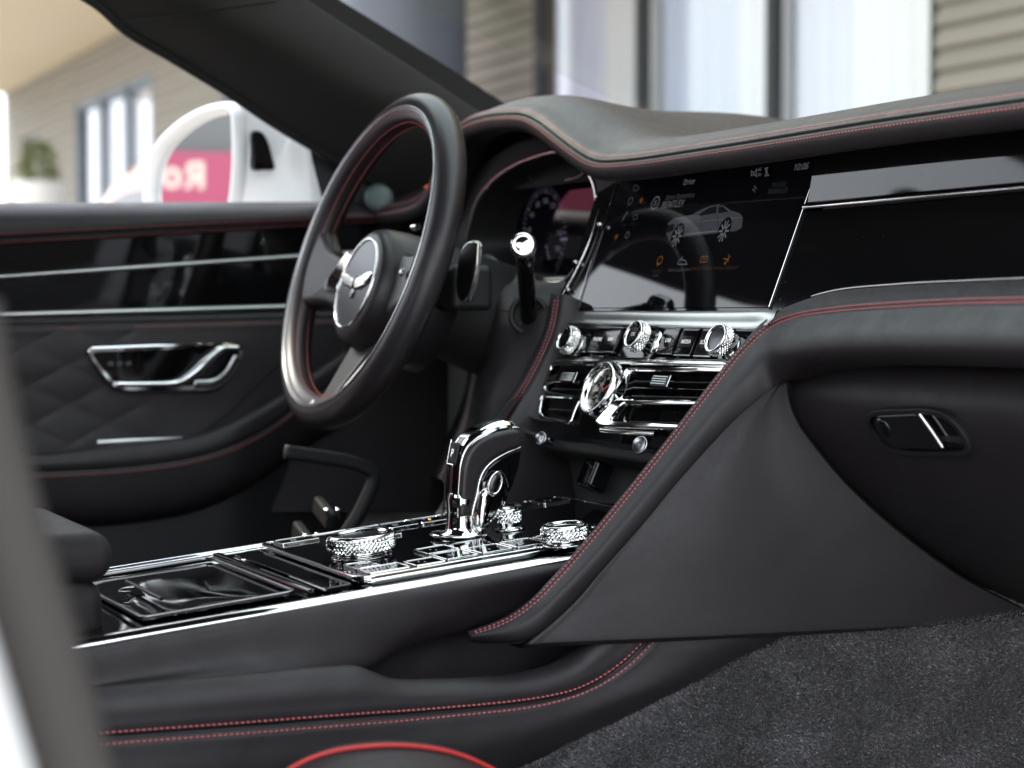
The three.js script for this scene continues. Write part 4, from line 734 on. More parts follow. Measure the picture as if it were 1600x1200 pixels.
  for (const s of [-1, 1]) { const w = smoothShape([[s * .005, .004], [s * .018, .008], [s * .034, .0115], [s * .045, .011], [s * .038, .003], [s * .026, -.004], [s * .014, -.007], [s * .005, -.006]], 50); put('emblem_wing', extr(w, .004, .0012).translate(0, hc, hz + .0368), MAT.chrome, cp); for (let k = 0; k < 5; k++) put('feather', tube([V(s * (.012 + k * .0055), .008, .0408), V(s * (.010 + k * .005), -.004 + k * .001, .0408)].map(p => p.add(V(0, hc, hz))), .0006, 5, false, 2), MAT.steel, cp); }
  put('emblem_disc', new THREE.SphereGeometry(.0085, 24, 16).scale(.8, 1, .4).translate(0, hc, hz + .0385), MAT.darkMetal, cp);
  put('emblem_tail', extr(smoothShape([[-.004, -.008], [.004, -.008], [.0025, -.015], [0, -.018], [-.0025, -.015]], 24), .003, .0008).translate(0, hc, hz + .037), MAT.steel, cp);
  put('thumb_wheel', new THREE.CylinderGeometry(.004, .004, .012, 20).rotateZ(Math.PI / 2).translate(.082, .04, -.01), MAT.chrome);
}
// ================= CENTRE CONSOLE =================
const con = thing('centre_console', 'black leather centre console with gloss top plate and bright rails', 'console');
const cy = (z) => .629 - .0938 * (z - .03);
const cTilt = Math.atan(.0938), cU = V(0, Math.cos(cTilt), Math.sin(cTilt)), cZ = V(0, -Math.sin(cTilt), Math.cos(cTilt));
const cM = basis(V(0, cy(0), 0), V(1, 0, 0), cZ.clone().negate());   // x across, y forward up the slope, z up
const onC = (u, v, h = 0) => { const o = V(0, cy(0), 0).addScaledVector(cU, h); const p = onPlane(u, v, o, cU).sub(V(0, cy(0), 0)); return [p.x, -p.dot(cZ)]; };
const cput = (g, h = 0) => g.translate(0, 0, h).applyMatrix4(cM);
const cW = (x, f, h = 0) => V(x, f, h).applyMatrix4(cM);
{
  // rails
  const near = dense([cW(.146, -.56, -.001), cW(.146, -.2, -.001), cW(.146, .12, -.001)], 20), farR = dense([cW(-.152, -.56, .001), cW(-.152, -.2, .001), cW(-.152, .1, .001)], 20);
  const rp = [[-.006, -.004], [-.006, .001], [-.0035, .0026], [.001, .002], [.005, -.001], [.006, -.005]];
  mesh('rail', sweep(near, rp, cU), MAT.chrome, con); mesh('rail', sweep(farR, rp, cU), MAT.chrome, con);
  mesh('rail_shoulder', sweep(near.map(p => p.clone().add(V(-.009, .0, 0))), [[-.004, -.004], [-.003, .0015], [.003, .0005], [.004, -.004]], cU), MAT.gloss, con);
  mesh('inner_rail', sweep(farR.map(p => p.clone().add(V(.011, .001, 0))), oval(.0012, .0012, 8), cU), MAT.chrome, con);
  // gloss plates: rear lid well, front control plate
  mesh('top_plate', cput(extr(shapeOf([[-.146, -.56], [.134, -.56], [.134, .13], [-.146, .13]], .004), .02, .001), -.0235), MAT.gloss, con);
  // stowage lid with a finger ledge
  const lid = part('stowage_lid', con);
  const q = [[172, 940], [212, 972], [457, 925], [352, 882]].map(p => onC(...p));
  const c4 = q.reduce((s, p) => [s[0] + p[0] / 4, s[1] + p[1] / 4], [0, 0]);
  const x0 = -.128, x1 = q[1][0], f0 = (q[0][1] + q[1][1]) / 2, f1 = (q[2][1] + q[3][1]) / 2;
  const fr = shapeOf([[x0, f0], [x1, f0], [x1, f1], [x0, f1]], .01); fr.holes.push(shapeOf([[x0 + .003, f0 + .003], [x1 - .003, f0 + .003], [x1 - .003, f1 - .003], [x0 + .003, f1 - .003]], .008));
  mesh('frame', cput(extr(fr, .003, .0008), .0005), MAT.steel, lid);
  const n = 40, rows = []; for (let i = 0; i <= 8; i++) { const x = x0 + .004 + (x1 - x0 - .008) * i / 8, r = []; for (let j = 0; j <= 14; j++) { const k = j / 14, f = f0 + .004 + (f1 - f0 - .008) * k; const e = Math.min(1, Math.min(i, 8 - i) / 1.4); r.push(cW(x, f, -.001 + .0014 * e * Math.exp(-(((k - .55) / .26) ** 2)) - .0015 * e * Math.exp(-(((k - .16) / .1) ** 2)))); } rows.push(r); }
  mesh('cover', new Loft(rows).face(V(0, 1, 0)).geo(60, 40), MAT.gloss, lid);
  mesh('bar', sweep([cW(-.06, f0 + .035, .004), cW(.05, f0 + .035, .004)], oval(.0018, .0018, 8), cU), MAT.darkMetal, lid);
  mesh('pull_ring', new THREE.TorusGeometry(.012, .0012, 8, 32, 3.6).rotateZ(2.2).translate(-.02, f0 + .03, .003).applyMatrix4(cM), MAT.steel, lid);
  // ledges between the lid and the controls
  const b1 = onC(457, 918), b2 = onC(350, 880);
  mesh('cross_bar', sweep([cW(-.13, f1 + .006, .002), cW(.125, f1 + .006, .002)], [[-.004, -.003], [-.003, .003], [.003, .003], [.004, -.003]], cU), MAT.gloss, con);
  mesh('front_slot', cput(extr(shapeOf([[-.12, f1 + .02], [.12, f1 + .02], [.12, f1 + .045], [-.12, f1 + .045]], .004), .004, .001), -.001), MAT.gloss, con);
  mesh('slot_edge', sweep([cW(.04, f1 + .018, .0025), cW(.128, f1 + .018, .0025)], oval(.001, .001, 6), cU), MAT.steel, con);
  // raised control plate
  const p0 = f1 + .05, p1 = .115; const ps = shapeOf([[-.128, p0], [.124, p0], [.124, p1], [-.128, p1]], .014);
  const cp = part('control_plate', con);
  mesh('plate', cput(extr(ps, .008, .0015), -.001), MAT.gloss, cp);
  const er = shapeOf([[-.130, p0 - .002], [.126, p0 - .002], [.126, p1 + .002], [-.130, p1 + .002]], .015); er.holes.push(shapeOf([[-.1275, p0 + .0005], [.1235, p0 + .0005], [.1235, p1 - .0005], [-.1275, p1 - .0005]], .0138));
  mesh('edge', cput(extr(er, .009, .0012), -.001), MAT.chrome, cp);
  const top = .0072; // height of the plate's face
  // keys in rows, each with a fine bright border
  const key = (xa, fa, wx, wf, glow) => {
    const s = shapeOf([[xa - wx / 2, fa - wf / 2], [xa + wx / 2, fa - wf / 2], [xa + wx / 2, fa + wf / 2], [xa - wx / 2, fa + wf / 2]], .002);
    const k = mesh('key', cput(extr(s, .0022, .0007), top - .0008), MAT.gloss, cp);
    const b = shapeOf([[xa - wx / 2 - .0016, fa - wf / 2 - .0016], [xa + wx / 2 + .0016, fa - wf / 2 - .0016], [xa + wx / 2 + .0016, fa + wf / 2 + .0016], [xa - wx / 2 - .0016, fa + wf / 2 + .0016]], .0026); b.holes.push(shapeOf([[xa - wx / 2 + .0001, fa - wf / 2 + .0001], [xa + wx / 2 - .0001, fa - wf / 2 + .0001], [xa + wx / 2 - .0001, fa + wf / 2 - .0001], [xa - wx / 2 + .0001, fa + wf / 2 - .0001]], .002));
    mesh('key_border', cput(extr(b, .0026, .0005), top - .0006), MAT.chrome, k);
    { const s2 = rnd() < .5; mesh('key_icon', cput(merge([-1, 1].map(j => new THREE.BoxGeometry(s2 ? .007 : .003, .0008, .0003).translate(xa + (s2 ? 0 : j * .003), fa - .003 + j * .0016, 0))), top + .0015), MAT.icon, k); }
    if (glow) { const g = new THREE.BoxGeometry(.004, .0014, .0004); mesh('key_light', cput(g.translate(xa, fa, 0), top + .0017), std({ color: lin(.02, .02, .02), emissive: glow, emissiveIntensity: 1.2 }), k); }
  };
  for (let k = 0; k < 7; k++) { const f = p0 + .10 + k * .034; key(.098, f, .034, .028, k === 3 ? 0xff8a3c : k === 5 ? 0x6a5cff : null); if (f < .11) key(-.104, f, .03, .028, k === 2 ? 0xffa04c : null); }
  key(.105, p0 + .03, .026, .036, null); key(-.11, p0 + .03, .024, .036, null); key(.075, p0 + .022, .028, .02, null); key(.106, p0 + .068, .026, .026, null); key(.06, p0 + .1, .03, .028, null); key(-.066, p0 + .1, .03, .028, 0xffa04c);
  // turned controls
  const k1 = onC(566, 868, top); knob(con, cW(k1[0], k1[1], top), cU, .030, .0125, { n: 46, rows: 3, stem: .82, stemH: .006, amp: .0009, cap: MAT.darkMetal });
  const k2 = onC(884, 850, top); knob(con, cW(k2[0], k2[1], top), cU, .0205, .011, { n: 32, rows: 3, stem: .85, stemH: .005, amp: .0008, cap: MAT.gloss });
  const k3 = onC(797, 827, top); knob(con, cW(k3[0], k3[1], top), cU, .0115, .011, { n: 20, rows: 3, stem: .95, stemH: .007, amp: .0007, cap: MAT.gloss });
  // bright front edge of the plate
  const fe = [[806, 800], [840, 806], [880, 812], [925, 820]].map(([u, v]) => { const [a, b] = onC(u, v, .004); return cW(a, b, .004); });
  mesh('front_edge', sweep(dense(fe, 20), [[-.003, -.004], [-.003, .002], [.002, .003], [.004, -.004]], cU), MAT.satin, con);
}
{ // leather side, pocket and lower bolster
  const rz = [.55, .446, .35, .244, .16, .1, .03, -.06];
  const r0 = rz.map(z => V(.1515, cy(z) - .004, z));
  const r1 = rz.map((z, i) => V(.155, cy(z) - .012, z));
  const r2 = rz.map((z, i) => V([.158, .158, .158, .157, .152, .145, .14, .138][i], cy(z) - .032, z));
  const r3 = [[60, 1084], [165, 1076], [380, 1056], [560, 1038], [640, 1003], [735, 978], [830, 950], [930, 930]].map(([u, v], i) => P(u, v, 'x', [.168, .168, .167, .158, .145, .138, .135, .132][i]));
  const r4 = r3.map((p, i) => p.clone().add(V([0, 0, 0, -.006, -.014, -.016, -.014, -.012][i], -.02, 0)));
  const r5 = r3.map((p, i) => p.clone().add(V([0, 0, 0, -.006, -.016, -.018, -.016, -.012][i], -.08, 0)));
  const l = new Loft([r0.map(p => p.clone().add(V(-.01, 0, 0))), r0, r1, r2, r3, r4, r5]).face(V(1, 0, 0));
  mesh('side_panel', l.geo(120, 70, { disp: (u, v, p) => ripple(p, .4) }), MAT.leather, con);
  const a = [[60, 1086], [165, 1079], [400, 1058], [520, 1047], [560, 1046], [590, 1056], [615, 1065], [660, 1067], [740, 1064], [810, 1058], [862, 1046], [900, 1026], [925, 1000], [945, 975], [985, 950], [1040, 930]].map(([u, v]) => P(u, v, 'x', .198));
  const b = [[60, 1162], [165, 1153], [400, 1135.5], [500, 1127.5], [560, 1123], [600, 1120], [650, 1116], [700, 1111.5], [765, 1105.5], [815, 1100], [862, 1092], [905, 1080], [945, 1060], [978, 1036], [1005, 1010], [1060, 945]].map(([u, v], i) => P(u, v, 'x', .208 + [0, 0, 0, .002, .005, .01][Math.max(0, i - 10)]));
  const bot = [[40, 1330], [165, 1320], [400, 1300], [500, 1285], [560, 1272], [620, 1256], [680, 1240], [740, 1221], [820, 1194], [885, 1165], [960, 1130], [1050, 1091], [1120, 1060], [1180, 1028], [1240, 994], [1290, 940]].map(([u, v], i) => P(u, v, 'x', .2 + [0, .001, .006, .014, .024, .036, .045][Math.max(0, i - 9)]));
  const mid1 = a.map((p, i) => p.clone().lerp(b[i], .35).add(V(.006, 0, 0))), mid2 = b.map((p, i) => p.clone().lerp(bot[i], .5).add(V(.008, 0, 0)));
  const l2 = new Loft([a.map(p => p.clone().add(V(-.04, -.012, 0))), a.map(p => p.clone().add(V(-.014, .0006, 0))), a, mid1, b, mid2, bot, bot.map(p => p.clone().add(V(-.012, -.004, 0)))]).face(V(1, 0, 0));
  const bo = mesh('lower_bolster', l2.geo(170, 70, { seams: [4], wide: .0014, depth: .0026, disp: (u, v, p) => ripple(p, .4) }), MAT.leather, con);
  stitchMesh(l2, 4, bo, [-.0043, .0043], { u0: .04, u1: .99, pitch: .0045, len: .0036, r: .00085, lift: .0006 });
  const fl = mesh('pocket_floor', box(.09, .01, .5, .003), MAT.leather, con); fl.position.set(.155, .5, .12);
}
{ // armrest at the rear of the console
  const ar = part('armrest', con); const o = P(165, 905, 'x', .09);
  const mk = (w, h, d, r) => new RoundedBoxGeometry(w, h, d, 6, r);
  const y0 = cy(o.z) - .005;
  const b = mesh('base', mk(.21, .06, .36, .022), MAT.leather, ar); b.position.set(-.01, y0 + .012, o.z + .18);
  const p = mesh('pad', mk(.222, .042, .37, .02), MAT.leather, ar); p.position.set(-.01, y0 + .058, o.z + .178);
}
// ================= GEAR SELECTOR =================
{
  const gs = thing('gear_selector', 'chrome and black leather gear selector on the console', 'gear selector');
  const XR = .012, TH = .036; // right flank, thickness
  const c7 = (u, v) => { const p = P(680 + u / 5, 640 + v / 5, 'x', XR); return [-p.z, p.y]; };   // drawn in its side view
  const sm = new THREE.Matrix4().makeBasis(V(0, 0, -1), V(0, 1, 0), V(1, 0, 0));                // shape x = forward, y = up, extrude = towards the passenger
  const put = (n, g, z, m, p) => mesh(n, g.translate(0, 0, z).applyMatrix4(sm), m, p || gs);
  const core = [[178, 860], [180, 700], [188, 560], [200, 430], [228, 320], [285, 225], [400, 140], [500, 95], [600, 85], [650, 110], [674, 180], [672, 300], [666, 400], [640, 510], [600, 620], [560, 700], [520, 780], [480, 860], [410, 955], [330, 1015], [285, 1030], [282, 900]].map(p => c7(...p));
  put('body', extr(smoothShape(core, 120), TH, .009, 6), XR - TH, MAT.leverChrome);
  const lea = [[186, 840], [190, 700], [197, 560], [212, 440], [248, 335], [308, 255], [405, 198], [500, 168], [600, 152], [652, 156], [669, 190], [668, 286], [560, 334], [450, 396], [386, 460], [347, 540], [318, 680], [296, 760], [280, 842]].map(p => c7(...p));
  put('leather_side', extr(smoothShape(lea, 110), TH + .006, .005, 5), XR - TH - .003, MAT.leatherSmooth);
  const gls = [[664, 312], [662, 400], [636, 505], [600, 600], [575, 650], [545, 560], [510, 490], [470, 490], [420, 540], [372, 575], [350, 585], [392, 478], [455, 412], [565, 352]].map(p => c7(...p));
  put('gloss_insert', extr(smoothShape(gls, 90), TH + .002, .002, 3), XR - TH - .001, MAT.gloss);
  const lineA = [[183, 850], [184, 700], [192, 560], [206, 430], [240, 328], [300, 248], [400, 192], [500, 160], [600, 143], [660, 143]].map(p => c7(...p));
  put('bright_line', sweep(dense(lineA.map(([a, b]) => V(a, b, 0)), 60), oval(.0011, .0011, 8), V(0, 0, 1)), XR - .0015, MAT.chrome);
  const lineB = [[668, 296], [560, 341], [455, 402], [392, 466], [353, 545], [325, 680], [302, 765], [286, 860], [280, 1000]].map(p => c7(...p));
  put('bright_line', sweep(dense(lineB.map(([a, b]) => V(a, b, 0)), 60), oval(.0014, .0014, 8), V(0, 0, 1)), XR - .0008, MAT.chrome);
  // release button in the flank
  const bc = c7(452, 575); const br = put('release_button', new THREE.TorusGeometry(.0085, .0014, 10, 40).scale(.75, 1.25, 1).rotateZ(-.35).translate(bc[0], bc[1], 0), XR + .0045, MAT.chrome);
  put('button_face', new THREE.SphereGeometry(.0085, 24, 12).scale(.72, 1.2, .3).rotateZ(-.35).translate(bc[0], bc[1], 0), XR + .0035, MAT.darkMetal, br);
  const sc = [[408, 600], [440, 520], [490, 480], [530, 540], [565, 660], [545, 730], [490, 820], [420, 900], [345, 960], [320, 900], [330, 740], [352, 640]].map(p => c7(...p));
  put('flank_scoop', extr(smoothShape(sc, 80), .013, .0062, 8), XR - .008, MAT.chrome);
  // rear face: gloss strip with the park key
  const rz = (v) => -c7(200, v)[0] ; const zr = -Math.min(...core.map(p => p[0]));
  const yA = c7(180, 840)[1], yB = c7(180, 300)[1], yC = c7(240, 200)[1], xm = XR - TH / 2;
  const edge = [[178, 842], [181, 700], [189, 560], [201, 430], [229, 320], [290, 222]].map(p => c7(...p));
  const strip = new Loft([-1, -.5, 0, .5, 1].map(s => edge.map(([f, y]) => V(xm + s * .0105, y, -f + .0012 - .0012 * s * s)))).face(V(0, 0, 1));
  mesh('rear_strip', strip.geo(24, 10), MAT.gloss, gs);
  const pk = mesh('park_key', box(.017, .02, .003, .0014), MAT.softBlack, gs); const yk = c7(180, 350)[1]; pk.position.set(xm, yk, -c7(219, 350)[0] + .0012); pk.rotation.x = -.2;
  const lt = canvasTex(128, 128, (x) => { x.fillStyle = '#08080a'; x.fillRect(0, 0, 128, 128); x.fillStyle = '#fff'; x.font = '100px sans-serif'; x.textAlign = 'center'; x.textBaseline = 'middle'; x.fillText('P', 64, 66); });
  const lp = mesh('lettering', new THREE.PlaneGeometry(.013, .013), std({ color: lin(.01, .01, .01), roughness: .4, emissive: 0xffffff, emissiveMap: lt, emissiveIntensity: .6 }), pk); lp.position.z = .0017;
  mesh('key_edge', sweep([V(-.0082, .012, .001), V(-.0082, -.009, .001), V(-.008, -.011, .001), V(.006, -.011, .001)], oval(.0009, .0009, 6), V(0, 0, 1)), MAT.chrome, pk);
  // stem and boot ring
  const st = c7(230, 930); const b = V(xm + .006, 0, -st[0] - .001);
  const sy = cy(b.z) + .007; const stem = mesh('stem', lathe([[.0, 0], [.022, 0], [.023, .0015], [.018, .003], [.0155, .008], [.0145, .022], [.0155, .034], [.013, .04]], 40), MAT.chrome, gs); stem.position.set(b.x, sy, b.z); stem.scale.z = .8;
  mesh('boot_ring', new THREE.TorusGeometry(.027, .0016, 10, 48).rotateX(Math.PI / 2), MAT.chrome, gs).position.set(b.x, sy + .001, b.z);
  const tc = [[410, 136], [470, 106], [560, 88], [625, 96]].map(p => c7(...p)); const tl = new Loft([-.9, -.4, .4, .9].map(s => tc.map(([a, bb], i) => V(xm + s * .011, bb + .0008 - .0012 * s * s, -a)))).face(V(0, 1, 0)); mesh('top_badge', tl.geo(20, 10), MAT.steel, gs);
}
// ================= DRIVER DOOR =================
{
  const d = thing('driver_door', 'black leather driver door with bright strips and white wing mirror', 'car door');
  const U = [-90, 0, 100, 200, 300, 400, 500, 600, 700];
  const ln = (f, x) => U.map(u => P(u, f(u), 'x', typeof x === 'function' ? x(u) : x));
  const top = ln(u => 319.5 - u * .003, -.80), t2 = ln(u => 323 - u * .005, -.765), t3 = ln(u => 344 - u * .016, -.748), seam = ln(u => 375 - u * .058, -.752), t5 = ln(u => 384 - u * .06, -.765);
  const l = new Loft([top.map(p => p.clone().add(V(-.04, -.03, 0))), top, t2, t3, seam, t5]).face(V(1, .3, 0));
  const tp = mesh('top_pad', l.geo(60, 30, { seams: [4], depth: .0015 }), MAT.leather, d); stitchMesh(l, 4, tp, [-.006, .006], { pitch: .0045, len: .0034, r: .0007 });
  const s1 = (u) => 432 - u * .068, s2 = (u) => 491.5 - u * .0275;
  mesh('gloss_panel', new Loft([t5, ln(s1, -.766)]).geo(30, 4), MAT.gloss, d);
  mesh('gloss_panel', new Loft([ln(s1, -.766), ln(u => s1(u) + 20, -.766), ln(s2, -.766)]).geo(30, 6), MAT.gloss, d);
  const rp = [[-.003, -.003], [-.003, .001], [0, .003], [.003, .001], [.003, -.003]];
  mesh('bright_strip', sweep(dense(ln(s1, -.764), 30), rp, V(1, .3, 0)), MAT.satin, d); mesh('bright_strip', sweep(dense(ln(s2, -.762), 30), rp.map(([a, b]) => [a * 1.25, b]), V(1, .3, 0)), MAT.satin, d);
  // leather below, quilted towards the rear
  const lp0 = ln(u => s2(u) + 5, -.765), lp1 = ln(u => s2(u) + 17 + u * .004, -.755), lp2 = ln(u => 560 - u * .02, -.752), lp3 = ln(u => 640, -.754), lp4 = ln(u => 720, -.75), lp5 = ln(u => 800, -.74);
  const l2 = new Loft([lp0, lp1, lp2, lp3, lp4, lp5]).face(V(1, 0, 0));
  mesh('quilted_panel', l2.geo(150, 110, { seams: [1], depth: .002, disp: (u, v, p) => { if (p.z < .12) return 0; const a = (p.z * .5 + p.y) / .05, b = (p.z * .5 - p.y) / .05; const q = (s) => Math.abs(Math.sin(Math.PI * s)); const e = Math.min(1, (p.z - .12) / .05); return .0018 * e * Math.sqrt(q(a) * q(b)) * (p.y < .86 ? 1 : 0); } }), MAT.leather, d);
  stitchMesh(l2, 1, tp, [0.005], { pitch: .0045, len: .0034, r: .0007 });
  // armrest sweeping up to the front
  const aT = [[-60, 716], [60, 712], [150, 702], [230, 693], [310, 682], [370, 658], [420, 630], [470, 596], [540, 548]], aS = [[-60, 742], [60, 738], [150, 734], [230, 727], [310, 714], [370, 694], [420, 668], [470, 632], [540, 590]], aB = [[-60, 800], [60, 805], [150, 806], [230, 798], [310, 782], [370, 756], [420, 725], [470, 690], [540, 650]];
  const pa = (a, x) => a.map(([u, v], i) => P(u, v, 'x', x + (i > 5 ? -.012 * (i - 5) : 0)));
  const l3 = new Loft([pa(aT, -.75), pa(aT.map(([u, v]) => [u, v - 3]), -.70), pa(aT.map(([u, v]) => [u, v + 8]), -.683), pa(aS, -.682), pa(aB, -.695), pa(aB.map(([u, v]) => [u, v + 20]), -.74)]).face(V(1, 0, 0));
  const ar = mesh('armrest', l3.geo(80, 40, { seams: [3], depth: .0016 }), MAT.leather, d); stitchMesh(l3, 3, ar, [.005], { pitch: .0045, len: .0034, r: .0007 });
  const cb = [[152, 690.5], [285, 686.5]].map(([u, v]) => P(u, v, 'x', -.712)); mesh('bright_bar', sweep([cb[0], cb[1]], [[-.003, -.002], [-.003, .002], [.003, .002], [.003, -.002]], V(1, 0, 0)), MAT.satin, d);
  mesh('map_pocket', new Loft([pa(aB.map(([u, v]) => [u, v + 10]), -.73), pa(aB.map(([u, v]) => [u, Math.max(v, 760) + 220]), -.72)]).geo(30, 6), MAT.softBlack, d);
  // release handle in its bright surround
  const HX = -.744, hp = (u, v) => { const p = P(u, v, 'x', HX); return [-p.z, p.y]; }; const hm = new THREE.Matrix4().makeBasis(V(0, 0, -1), V(0, 1, 0), V(1, 0, 0));
  const ho = [[134, 548], [142, 542], [250, 538], [350, 535], [376, 538], [381, 548], [366, 580], [345, 603], [325, 611], [190, 612], [172, 604], [150, 575]].map(p => hp(...p));
  const hs = shapeOf(ho, .008), cc = hp(258, 574); hs.holes.push(shapeOf(ho.map(([a, b]) => [cc[0] + (a - cc[0]) * .955, cc[1] + (b - cc[1]) * .84]), .008));
  const hb = part('release_handle', d); mesh('surround', extr(hs, .008, .0018, 3).translate(0, 0, HX - .003).applyMatrix4(hm), MAT.chrome, hb);
  mesh('recess', extr(shapeOf(ho, .008), .002).translate(0, 0, HX - .004).applyMatrix4(hm), MAT.gloss, hb);
  const lv = [[178, 600], [230, 600], [275, 597], [300, 583], [325, 560], [345, 545], [372, 543]].map(([u, v]) => { const [a, b] = hp(u, v); return V(-0 + HX + .008, b, -a); });
  mesh('lever', sweep(dense(lv, 50), oval(.0052, .004, 12), V(1, 0, 0), false, true, (k) => .65 + .7 * Math.exp(-(((k - .66) / .16) ** 2))), MAT.chrome, hb);
  const lv2 = [[300, 600], [330, 598], [352, 582], [368, 556]].map(([u, v]) => { const [a, b] = hp(u, v); return V(HX + .005, b, -a); }); mesh('lever_grip', sweep(dense(lv2, 24), oval(.006, .003, 10), V(1, 0, 0)), MAT.steel, hb);
  for (const u of [173, 187, 201]) { const [a, b] = hp(u, 569); mesh('memory_key', box(.008, .006, .003, .001).translate(a, b, HX).applyMatrix4(hm), MAT.darkMetal, hb); }
  mesh('panel_split', tube([[300, 690], [360, 640], [420, 580], [452, 550]].map(([u, v]) => P(u, v, 'x', -.749)), .0012, 6), MAT.rubber, d);
  // tweeter disc in the mirror corner
  const tw = P(592, 309, 'x', -.74); const tg = mesh('tweeter', lathe([[0, .004], [.012, .004], [.018, .001], [.02, -.003]], 32), std({ color: lin(.10, .13, .13), roughness: .5, metalness: .4 }), d); tg.position.copy(tw); tg.quaternion.setFromUnitVectors(V(0, 1, 0), V(.9, .1, .4).normalize());
  mesh('corner_trim', new Loft([[[505, 318], [486, 226], [520, 255]], [[560, 325], [580, 268], [640, 290]], [[640, 330], [650, 300], [700, 300]]].map(r => r.map(([u, v]) => P(u, v, 'x', -.775)))).geo(10, 10), MAT.softBlack, d);
  // outer skin
  const sk = mesh('outer_skin', box(.05, .62, 1.05, .02), MAT.paint, d); sk.position.set(-.86, .66, .08);
  // ---- wing mirror ----
  const mi = part('wing_mirror', d);
  const gA = V(-.93, 0, -.028), gB = V(-1.13, 0, .046), gx = gB.clone().sub(gA).normalize(), gn = V(0, 1, 0).cross(gx).normalize(); if (gn.z < 0) gn.negate();
  const m6 = (u, v, off = 0) => onPlane(200 + u / 4.706, 140 + v / 4.706, gA.clone().addScaledVector(gn, off), gn);
  const rim = [[800, 150], [650, 148], [500, 205], [370, 295], [255, 420], [190, 560], [165, 720], [170, 860], [230, 960], [420, 985], [620, 975], [760, 940], [795, 800], [815, 600], [818, 400], [812, 230]].map(p => m6(...p));
  const rr = dense(rim, 90, true).slice(0, -1);
  mesh('rim', sweep(rr, oval(.0085, .012, 14), gn, true), MAT.paint, mi);
  const ctr = rr.reduce((s, p) => s.add(p), V(0, 0, 0)).multiplyScalar(1 / rr.length);
  const gs = new THREE.BufferGeometry(); { const pos = [], nn = rr.length, mv = V(.0, 0, 0); const pl = rr.map(p => p.clone().sub(ctr).multiplyScalar(.94).add(ctr).addScaledVector(gn, -.004)); const c2 = ctr.clone().addScaledVector(gn, -.004); for (let i = 0; i < nn; i++) { const a = pl[i], b = pl[(i + 1) % nn]; pos.push(c2.x, c2.y, c2.z, a.x, a.y, a.z, b.x, b.y, b.z); } gs.setAttribute('position', new THREE.Float32BufferAttribute(pos, 3)); gs.setAttribute('uv', new THREE.Float32BufferAttribute(new Float32Array(pos.length / 3 * 2), 2)); gs.computeVertexNormals(); }
  mesh('mirror_glass', gs, MAT.mirror, mi);
  // shell: forward from the rim to a rounded nose
  const ringL = (k, f, dx = 0) => { const r = rr.map(p => p.clone().sub(ctr).multiplyScalar(k).add(ctr).addScaledVector(gn, -f).add(V(dx, 0, 0))); return r.concat([r[0]]); };
  mesh('shell', new Loft([ringL(1.0, 0), ringL(1.04, .03), ringL(1.0, .07, .01), ringL(.8, .11, .03), ringL(.45, .13, .045), ringL(.05, .135, .05)], { index: true }).geo(90, 30), MAT.paint, mi);
  // inboard face with the dark window
  const fp = (u, v, x) => P(200 + u / 4.706, 140 + v / 4.706, 'x', x);
  const f0 = [[812, 130], [815, 400], [805, 620], [775, 860]].map(p => fp(...p, -.928)), f1 = [[930, 135], [900, 400], [900, 620], [890, 860]].map(p => fp(...p, -.918)), f2 = [[1130, 185], [1130, 400], [1150, 620], [1160, 860]].map(p => fp(...p, -.905)), f3 = [[1340, 310], [1380, 440], [1425, 620], [1455, 860]].map(p => fp(...p, -.89)), f4 = [[1345, 320], [1385, 445], [1430, 625], [1460, 865]].map(p => fp(...p, -.95));
  const fl = new Loft([f0.map(p => p.clone().add(V(-.02, 0, -.005))), f0, f1, f2, f3, f4]).face(V(1, 0, 0)); mesh('inboard_face', fl.geo(20, 40), MAT.paint, mi);
  const tt = new Loft([f0[0], f1[0], f2[0], f3[0]].map(p => [p, p.clone().add(V(-.03, .004, 0)), p.clone().add(V(-.1, -.01, 0))])); mesh('top_face', tt.geo(10, 14), MAT.paint, mi);
  const lens = smoothShape([[915, 305], [950, 302], [985, 318], [1025, 385], [1055, 490], [1072, 585], [1000, 592], [918, 588], [912, 450]].map(([u, v]) => { const p = fp(u, v, -.908); return [-p.z, p.y]; }), 40);
  const lz = mesh('camera_window', extr(lens, .012, .002).translate(0, 0, -.916).applyMatrix4(new THREE.Matrix4().makeBasis(V(0, 0, -1), V(0, 1, 0), V(1, 0, 0))), MAT.gloss, mi);
}
// ================= DRIVER FOOTWELL =================
{
  const f = thing('foot_pedals', 'dark pedals with two bright bars each deep in the driver footwell', 'pedals');
  for (const [u, v] of [[520, 802], [487, 842]]) { const o = P(u, v, 'x', -.42); for (const s of [-1, 1]) { const b = mesh('bar', box(.005, .013, .004, .001), MAT.chrome, f); b.position.copy(o).add(V(0, 0, -s * .007)); b.rotation.z = -.35; b.rotation.x = .3; } const p = mesh('pad', box(.05, .022, .012, .004), MAT.matte, f); p.position.copy(o).add(V(-.028, -.002, 0)); p.rotation.z = -.35; }
  const e = [[445, 706], [500, 714], [560, 726], [584, 742], [570, 785], [540, 835], [500, 880]].map(([u, v]) => P(u, v, 'x', -.5));
  mesh('mat_edge', sweep(dense(e, 40), oval(.009, .005, 10), V(1, .3, 0)), MAT.softBlack, f);
}
